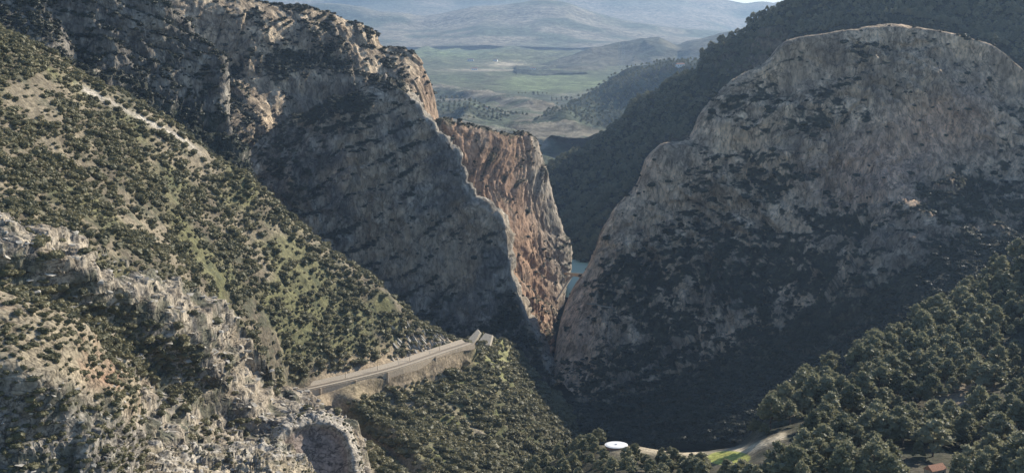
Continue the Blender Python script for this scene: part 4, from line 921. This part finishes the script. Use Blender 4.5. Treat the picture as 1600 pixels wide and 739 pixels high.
# ---------------- loose and bedded limestone slabs
def slab_mesh(k):
    g = random.Random(900 + k); bm = bmesh.new()
    for i in range(15):
        z = g.choice((-0.32, 0.32)) * g.uniform(0.8, 1.0)
        bm.verts.new((g.uniform(-1, 1), g.uniform(-0.7, 0.7), z))
    r = bmesh.ops.convex_hull(bm, input=bm.verts)
    bmesh.ops.delete(bm, geom=[e for e in r['geom_interior'] if isinstance(e, bmesh.types.BMVert)], context='VERTS')
    return bm_mesh('rock_slab', bm, M_ROCKS)
SLABS = [slab_mesh(k) for k in range(10)]
def slabs(surf, n, ok, gap, lo, hi, limit, seed, label):
    parent = bpy.data.objects[surf]; P_, N_ = scatter(surf, n, ok, gap, seed); g_ = random.Random(seed)
    sz = np.array([g_.uniform(lo, hi) for _ in P_]); od = np.argsort(-sz / P_[:, 1]) if len(P_) else []
    first = {}
    for c, i in enumerate(od[:limit]):
        k = c % 10
        o = bpy.data.objects.new('rock_slab', SLABS[k]); COL.objects.link(o); o.parent = parent
        o.location = P_[i]; o.scale = (sz[i], sz[i] * g_.uniform(0.6, 1.1), sz[i] * g_.uniform(0.4, 0.9))
        o.rotation_euler = (g_.uniform(-0.25, 0.25), g_.uniform(0.0, 0.45), g_.uniform(-1.5, 1.5)); o.location.z -= sz[i] * 0.22; first.setdefault(k, o)
    if len(od) > limit:
        rs = od[limit:]
        m_ = mass('rock_slab_cover', P_[rs], sz[rs], [first[k] for k in sorted(first)], label, 'rocks', seed, zs=0.8)
        m_.parent = parent; del m_['category']; del m_['label']
slabs('limestone_outcrop', 420, lambda u, v, N, P: (sstep(0.3, 0.7, N[..., 2]) + 0.3) * (1 - 0.8 * sstep(0.15, 0.45, fbm(P, 13, 4, 0.6, 165))), 2.8, 1.2, 3.6, 200, 91, '')
slabs('red_soil_knoll', 110, lambda u, v, N, P: sstep(540, 600, v), 1.6, 0.6, 2.0, 120, 92, '')
slabs('bottom_rock_terrace', 240, lambda u, v, N, P: np.ones(P.shape[:2]), 1.4, 0.5, 1.7, 160, 93, '')
slabs('hollowed_rock_face', 200, lambda u, v, N, P: (ROWS_OF['hollowed_rock_face'] < 3.0) * 1.0, 1.6, 0.6, 1.6, 100, 94, '')
par = bpy.data.objects['shrubby_slope']; g_ = random.Random(77)
for k in range(70):
    u_ = g_.uniform(612, 706); v_ = g_.uniform(0, 1); lo_ = 470 + (u_ - 610) * 0.62; hi_ = 572 - (u_ - 610) * 0.27
    p_, q_ = on('shrubby_slope', u_, lo_ + (hi_ - lo_) * (0.25 + 0.7 * v_))
    o = bpy.data.objects.new('rock_slab', SLABS[k % 10]); COL.objects.link(o); o.parent = par; o.location = p_
    L_ = g_.uniform(2.5, 6.5); o.scale = (L_, g_.uniform(0.8, 1.8), g_.uniform(1.5, 3.5)); o.rotation_euler = (g_.uniform(-0.3, 0.3), g_.uniform(0.75, 1.1), g_.uniform(-0.5, 0.1))
b_, n_ = on('bottom_rock_terrace', 451, 716)
o = link('boulder', SLABS[3], None, tuple(b_ + np.array([0, 0, 0.8]))); o.scale = (2.0, 2.0, 3.4)
tag(o, 'blocky brown boulder standing left of the smooth hollowed rock face', 'boulder')

# ---------------- railway
RC = [rail_pt(a, b, 0.0) for a, b in RL]
TD = Vector((0.61, 0.79, 0)); TN = Vector((0.79, -0.61, 0))
bm = bmesh.new(); prof = [(-7.0, 1.8), (-3.6, -0.1), (-2.2, 0.12), (2.2, 0.12), (4.6, -0.1), (5.0, -0.1), (5.2, -9.0)]
rings = [[bm.verts.new(Vector(c) + TN * o_ + Vector((0, 0, z_))) for o_, z_ in prof] for c in RC]
for a, b in zip(rings, rings[1:]):
    for i in range(len(prof) - 1): bm.faces.new([a[i], b[i], b[i + 1], a[i + 1]])
o = link('railway_bed', bm_mesh('railway_bed', bm, M_BALLAST)); o['kind'] = 'structure'
t = empty('railway_track', RC[6], 'single railway track of two rails on ballast above the retaining wall', 'railway')
base = Vector(RC[6])
for off in (-0.84, 0.84):
    bm = bmesh.new()
    for a, b in zip(RC, RC[1:]): add_beam(bm, Vector(a) + TN * off + Vector((0, 0, 0.28)) - base, Vector(b) + TN * off + Vector((0, 0, 0.28)) - base, 0.16, 0.26)
    link('rail', bm_mesh('rail', bm, M_STEEL), t)
t = empty('retaining_wall', RC[6], 'long pale masonry retaining wall carrying the railway across the slope', 'wall')
for j, (a, b) in enumerate(zip(RC[1:-1], RC[2:])):
    a = Vector(a) + TN * 5.3 - base; b = Vector(b) + TN * 5.3 - base; d = b - a; L = d.length; d.normalize()
    ht = max(3.5, wall_h(j + 1)) + 2.5
    if j in (3, 4): ht = 9.0
    bm = bmesh.new(); dn = Vector((0, 0, -1))
    if j in (3, 4):                                # two bays are open arches
        w = L * 0.22; pts = [a, b, b - Vector((0, 0, ht)), a + d * (L / 2 + w) - Vector((0, 0, ht))]
        for k in range(7):
            an = math.pi * k / 6; pts.append(a + d * (L / 2 + w * math.cos(an)) + Vector((0, 0, -3.6 + w * 0.7 * math.sin(an))))
        pts += [a + d * (L / 2 - w) - Vector((0, 0, ht)), a - Vector((0, 0, ht))]
    else: pts = [a, b, b - Vector((0, 0, ht)), a - Vector((0, 0, ht))]
    prism(bm, pts, TN * 1.2); link('wall_bay', bm_mesh('wall_bay', bm, M_MASON), t)
    bm = bmesh.new(); add_beam(bm, a + TN * 0.55 + Vector((0, 0, 0.45)), b + TN * 0.55 + Vector((0, 0, 0.45)), 0.5, 0.6); link('parapet', bm_mesh('parapet', bm, M_CONC), t)
    if j in (1, 3, 5, 8):
      bm = bmesh.new(); add_box(bm, a + TN * 1.7 - Vector((0, 0, ht / 2 - 0.2)), (1.4, 1.4, ht), Matrix.Rotation(math.atan2(TN.y, TN.x), 3, 'Z'), 0.7); link('buttress', bm_mesh('buttress', bm, M_MASON), t)
bm = bmesh.new(); add_tube(bm, (0, 0, 0), (0, 0, 7.4), 0.16, 0.11, 6); pole_me = bm_mesh('pole', bm, M_STEEL)
bm = bmesh.new(); add_beam(bm, (0, 0, 6.4), (2.9, 0, 6.7), 0.12, 0.12); add_beam(bm, (0, 0, 5.5), (2.9, 0, 6.6), 0.08, 0.08); arm_me = bm_mesh('bracket_arm', bm, M_STEEL)
for j, where in ((2, 'nearest the pale outcrop'), (4, 'above the open arches'), (6, 'half way along the wall'), (8, 'near the far bend'), (10, 'nearest the leaning concrete slabs')):
    c = Vector(RC[j]) + TN * (-3.2)
    t = empty('trackside_mast', c, 'thin dark trackside mast on the hill side of the railway, ' + where, 'mast', 'masts beside the railway', math.atan2(TN.y, TN.x))
    link('pole', pole_me, t); link('bracket_arm', arm_me, t)
# leaning concrete slabs beyond the bend
gp0 = Vector(W(748, 534, 1120)); t = empty('rockfall_gallery', gp0, 'two pale leaning concrete slabs beyond the far bend of the railway', 'shelter')
for sh in ([(729, 532), (746, 514), (750, 519), (740, 537)], [(743, 538), (758, 520), (769, 523), (765, 539)]):
    pts = [Vector(W(a, b, 1116 + (540 - b) * 0.9)) - gp0 for a, b in sh]
    bm = bmesh.new(); prism(bm, pts[::-1], (1.2, 4.5, -2.0)); bmesh.ops.recalc_face_normals(bm, faces=bm.faces); link('slab', bm_mesh('slab', bm, M_CONC), t)

# ---------------- footbridge across the mouth of the gorge, and the walkway
A = Vector(W(883, 428, 1655)); B = Vector(W(916, 430, 1600)); mid = (A + B) / 2
t = empty('gorge_bridge', mid, 'small grey bridge spanning the narrow gorge above the turquoise water', 'bridge')
bm = bmesh.new(); add_beam(bm, A - mid, B - mid, 3.2, 1.5); link('deck', bm_mesh('deck', bm, M_CONC), t)
dv = (B - A).normalized(); sdv = Vector((-dv.y, dv.x, 0)).normalized()
for sg in (-1.5, 1.5):
    bm = bmesh.new(); add_beam(bm, A - mid + sdv * sg + Vector((0, 0, 1.2)), B - mid + sdv * sg + Vector((0, 0, 1.2)), 0.3, 0.9); link('parapet', bm_mesh('parapet', bm, M_CONC), t)
bm = bmesh.new(); L = (B - A).length; up = Vector((0, 0, 1)); pa = []
for k in range(13):
    an = math.pi * k / 12; pa.append(A - mid + dv * (L / 2 - L * 0.42 * math.cos(an)) + up * (-9 + 7.6 * math.sin(an)))
for a, b in zip(pa, pa[1:]): add_beam(bm, a, b, 2.2, 1.1)
for k in (2, 4, 8, 10): add_beam(bm, pa[k], Vector((pa[k].x, pa[k].y, (A - mid).z * 0.5 + (B - mid).z * 0.5 - 0.6)) , 0.6, 0.6)
link('arch', bm_mesh('arch', bm, M_CONC), t)
a = Vector(W(895, 428, 1640)); b = Vector(W(869, 470, 1600))
bm = bmesh.new(); add_beam(bm, Vector((0, 0, 0)), b - a, 2.4, 1.6); o = link('water_pipe', bm_mesh('water_pipe', bm, M_CONC), None, a); tag(o, 'grey pipe slanting down from the left end of the gorge bridge', 'pipe')
wp = [on('rock_dome_hill', x, y) for x, y in ((903, 479), (911, 477), (920, 474), (930, 475), (941, 478), (952, 481), (962, 484), (975, 487), (990, 489))]
wpts = [Vector(p) + Vector((n[0], n[1], 0)).normalized() * 2.0 for p, n in wp]
t = empty('cliff_walkway', wpts[4], 'narrow pale walkway pinned to the cliff at the foot of the dome', 'walkway')
for a, b in zip(wpts, wpts[1:]):
    bm = bmesh.new(); add_beam(bm, a - wpts[4], b - wpts[4], 1.8, 0.5); link('deck', bm_mesh('deck', bm, M_CONC), t)
    bm = bmesh.new(); dd = (b - a).normalized(); nn = Vector((dd.y, -dd.x, 0)) * (1 if dd.x > 0 else -1)
    add_beam(bm, a - wpts[4] + nn * 0.8 + Vector((0, 0, 1.1)), b - wpts[4] + nn * 0.8 + Vector((0, 0, 1.1)), 0.1, 0.1)
    for q in (0.0, 0.33, 0.66): add_beam(bm, a + (b - a) * q - wpts[4] + nn * 0.8, a + (b - a) * q - wpts[4] + nn * 0.8 + Vector((0.02, 0, 1.1)), 0.1, 0.1)
    link('railing', bm_mesh('railing', bm, M_STEEL), t)

# ---------------- round white tank on the wooded ridge
tp, tn_ = on('pine_slope', 963, 699); tz = tp[2]
c0 = tp; z_top = tz + 1.4
t = empty('water_tank', (float(c0[0]), float(c0[1]), tz), 'low round white water tank on the crest of the wooded ridge', 'tank')
bm = bmesh.new(); h = 1.2; 
def disc(bm, r, z0, z1, n=48, r1=None):
    r1 = r if r1 is None else r1
    A_ = [bm.verts.new((math.cos(6.2832 * i / n) * r, math.sin(6.2832 * i / n) * r, z0)) for i in range(n)]
    B_ = [bm.verts.new((math.cos(6.2832 * i / n) * r1, math.sin(6.2832 * i / n) * r1, z1)) for i in range(n)]
    bm.faces.new(B_); bm.faces.new(A_[::-1])
    for i in range(n): bm.faces.new([A_[i], A_[(i + 1) % n], B_[(i + 1) % n], B_[i]])
disc(bm, 5.2, -3, h); link('wall', bm_mesh('wall', bm, M_TILE), t)
bm = bmesh.new(); disc(bm, 5.5, h, h + 0.3); disc(bm, 5.3, h + 0.3, h + 0.5, r1=4.6); link('roof', bm_mesh('roof', bm, M_WHITE), t)
bm = bmesh.new(); disc(bm, 0.6, h + 0.5, h + 0.85, 16); link('hatch', bm_mesh('hatch', bm, M_WHITE), t)

# ---------------- buildings
def house(loc, w, d, h, label, cat='house', rz=0.0, wall=M_WHITE, roof=M_TILE, rh=0.35, name='farmhouse', windows=True):
    t = empty(name, loc, label, cat, None, rz)
    bm = bmesh.new(); add_box(bm, (0, 0, h / 2 - 2), (w, d, h + 4)); link('wall', bm_mesh('wall', bm, wall), t)
    bm = bmesh.new(); y0 = d / 2 + 0.4; x0 = w / 2 + 0.4; r = d * rh
    prism(bm, [(-x0, -y0, h + 0.003), (-x0, y0, h + 0.003), (-x0, 0, h + r)], (2 * x0, 0, 0)); bmesh.ops.recalc_face_normals(bm, faces=bm.faces)
    link('roof', bm_mesh('roof', bm, roof), t)
    if windows:
        for k in (-0.3, 0.0, 0.3):
            bm = bmesh.new(); add_box(bm, (k * w, -d / 2 - 0.03, h * 0.5), (w * 0.09, 0.1, h * 0.35)); link('window', bm_mesh('window', bm, M_DARK), t)
    return t
FH = [(733, 95, 40, 16, 9, 'ground', 'small white farmhouse alone beyond the orange-edged cliff, left of the pale quarry'),
 (834, 109, 30, 14, 8, 'ground', 'white farmhouse at the left end of the middle hills by the green field'),
 (889, 182, 22, 12, 6, 'ground', 'white house low in the valley beneath the shaded blue spur'),
 (728, 61, 150, 45, 12, 'ground', 'long white warehouse far out on the hazy plain'),
 (700, 44, 120, 50, 14, 'ground', 'pale building farthest out on the hazy plain'),
 (699, 67, 70, 30, 12, 'ground', 'pale farm building just below the long white warehouse'),
 (776, 97, 26, 14, 7, 'ground', 'pale building on the bare tan quarry ground'),
 (742, 110, 34, 16, 8, 'ground', 'white house beside the pale road across the valley'),
 (1064, 105, 26, 12, 7, 'blue_spur_hill', 'white house high on the blue spur beside the mountain edge'),
 (757, 172, 20, 10, 6, 'ground', 'small pale house among the wooded low hills')]
for a, b, w, d, h, sf, lab in FH:
    p, n = on(sf, a, b); house(tuple(p), w, d, h, lab, 'building' if w > 40 else 'house', rnd.uniform(-0.4, 0.4), rh=0.15 if w > 60 else 0.35, name='warehouse' if w > 60 else 'farmhouse', roof=M_WHITE if w > 60 else M_TILE)
p, n = on('pine_slope', 1462, 744)
house((float(p[0]), float(p[1]), float(p[2]) + 0.3), 7.0, 4.6, 3.0, 'small hut with a terracotta roof among pines at the bottom edge', 'hut', 0.5, rh=0.4, name='hut', wall=M_MASON)
pa = [on('pine_slope', x, y)[0] for x, y in ((1394, 735), (1401, 737), (1408, 742), (1414, 748), (1417, 756))]
pa = [Vector(q) + Vector((0, 0, 2.0)) for q in pa]
bm = bmesh.new()
for a, b in zip(pa, pa[1:]): add_tube(bm, a - pa[0], b - pa[0], 0.6, 0.6, 10)
o = link('white_pipe', bm_mesh('white_pipe', bm, M_WHITE, True), None, pa[0]); tag(o, 'thick white pipe curving downhill among pines at the bottom edge', 'pipe')

# ---------------- masts and pylons in the valley
def lattice(name, base, h, w, label, cat, group=None, arms=0):
    t = empty(name, base, label, cat, group)
    for sx, sy in ((-1, -1), (1, -1), (1, 1), (-1, 1)):
        bm = bmesh.new(); add_tube(bm, (sx * w, sy * w, -3), (sx * w * 0.25, sy * w * 0.25, h), 0.35, 0.22, 4); link('leg', bm_mesh('leg', bm, M_PYL), t)
    bm = bmesh.new(); n = 9
    for k in range(n):
        z0 = h * k / n; z1 = h * (k + 1) / n; w0 = w * (1 - 0.75 * k / n); w1 = w * (1 - 0.75 * (k + 1) / n)
        for (ax, ay), (bx, by) in (((-1, -1), (1, -1)), ((1, -1), (1, 1)), ((1, 1), (-1, 1)), ((-1, 1), (-1, -1))):
            add_tube(bm, (ax * w0, ay * w0, z0), (bx * w1, by * w1, z1), 0.15, 0.15, 3)
    link('bracing', bm_mesh('bracing', bm, M_PYL), t)
    for k in range(arms):
        bm = bmesh.new(); z = h * (0.75 + 0.1 * k); add_beam(bm, (-w * 1.8, 0, z), (w * 1.8, 0, z), 0.5, 0.5); link('crossarm', bm_mesh('crossarm', bm, M_PYL), t)
M_PYL = plain_mat('galvanised_steel', (0.55, 0.56, 0.57), 0.5, 0.1, 3.0, 0.1, 0.01, 0.2)
for x, lab in ((968, 'left one of two tall thin pale masts rising behind the blue spur'), (974.5, 'right one of two tall thin pale masts rising behind the blue spur')):
    Dm = 4750; zt = float(W(x, 66, Dm)[2]); zb = float(W(x, 116, Dm)[2])
    q = W(x, 116, Dm); lattice('radio_mast', tuple(q), zt - zb, 1.7, lab, 'mast')
for k, (x, y, w_) in enumerate(((641, 62, 'left'), (648, 63, 'middle'), (655, 64, 'right'))):
    p, n = on('ground', x, y); lattice('power_pylon', tuple(p), 42, 5, w_ + ' one of three tiny power pylons far out on the plain at left', 'pylon', 'far power pylons', 3)


# ------------------------------------------------------------------ air
haze_m = bpy.data.materials.new('haze'); haze_m.use_nodes = True
hn = haze_m.node_tree; hn.nodes.clear()
ho = hn.nodes.new('ShaderNodeOutputMaterial'); hv = hn.nodes.new('ShaderNodeVolumePrincipled')
hv.inputs['Color'].default_value = (0.48, 0.69, 1.0, 1); hv.inputs['Density'].default_value = HAZE
hv.inputs['Anisotropy'].default_value = 0.35
hn.links.new(hv.outputs[0], ho.inputs['Volume'])
import bmesh
bm = bmesh.new(); bmesh.ops.create_cube(bm, size=1.0)
bmesh.ops.scale(bm, vec=(46000, 33000, 1500), verts=bm.verts); bmesh.ops.translate(bm, vec=(0, 15600, 240), verts=bm.verts)
me = bpy.data.meshes.new('haze'); bm.to_mesh(me); bm.free(); me.materials.append(haze_m)
hz = bpy.data.objects.new('haze', me); COL.objects.link(hz); hz['kind'] = 'stuff'
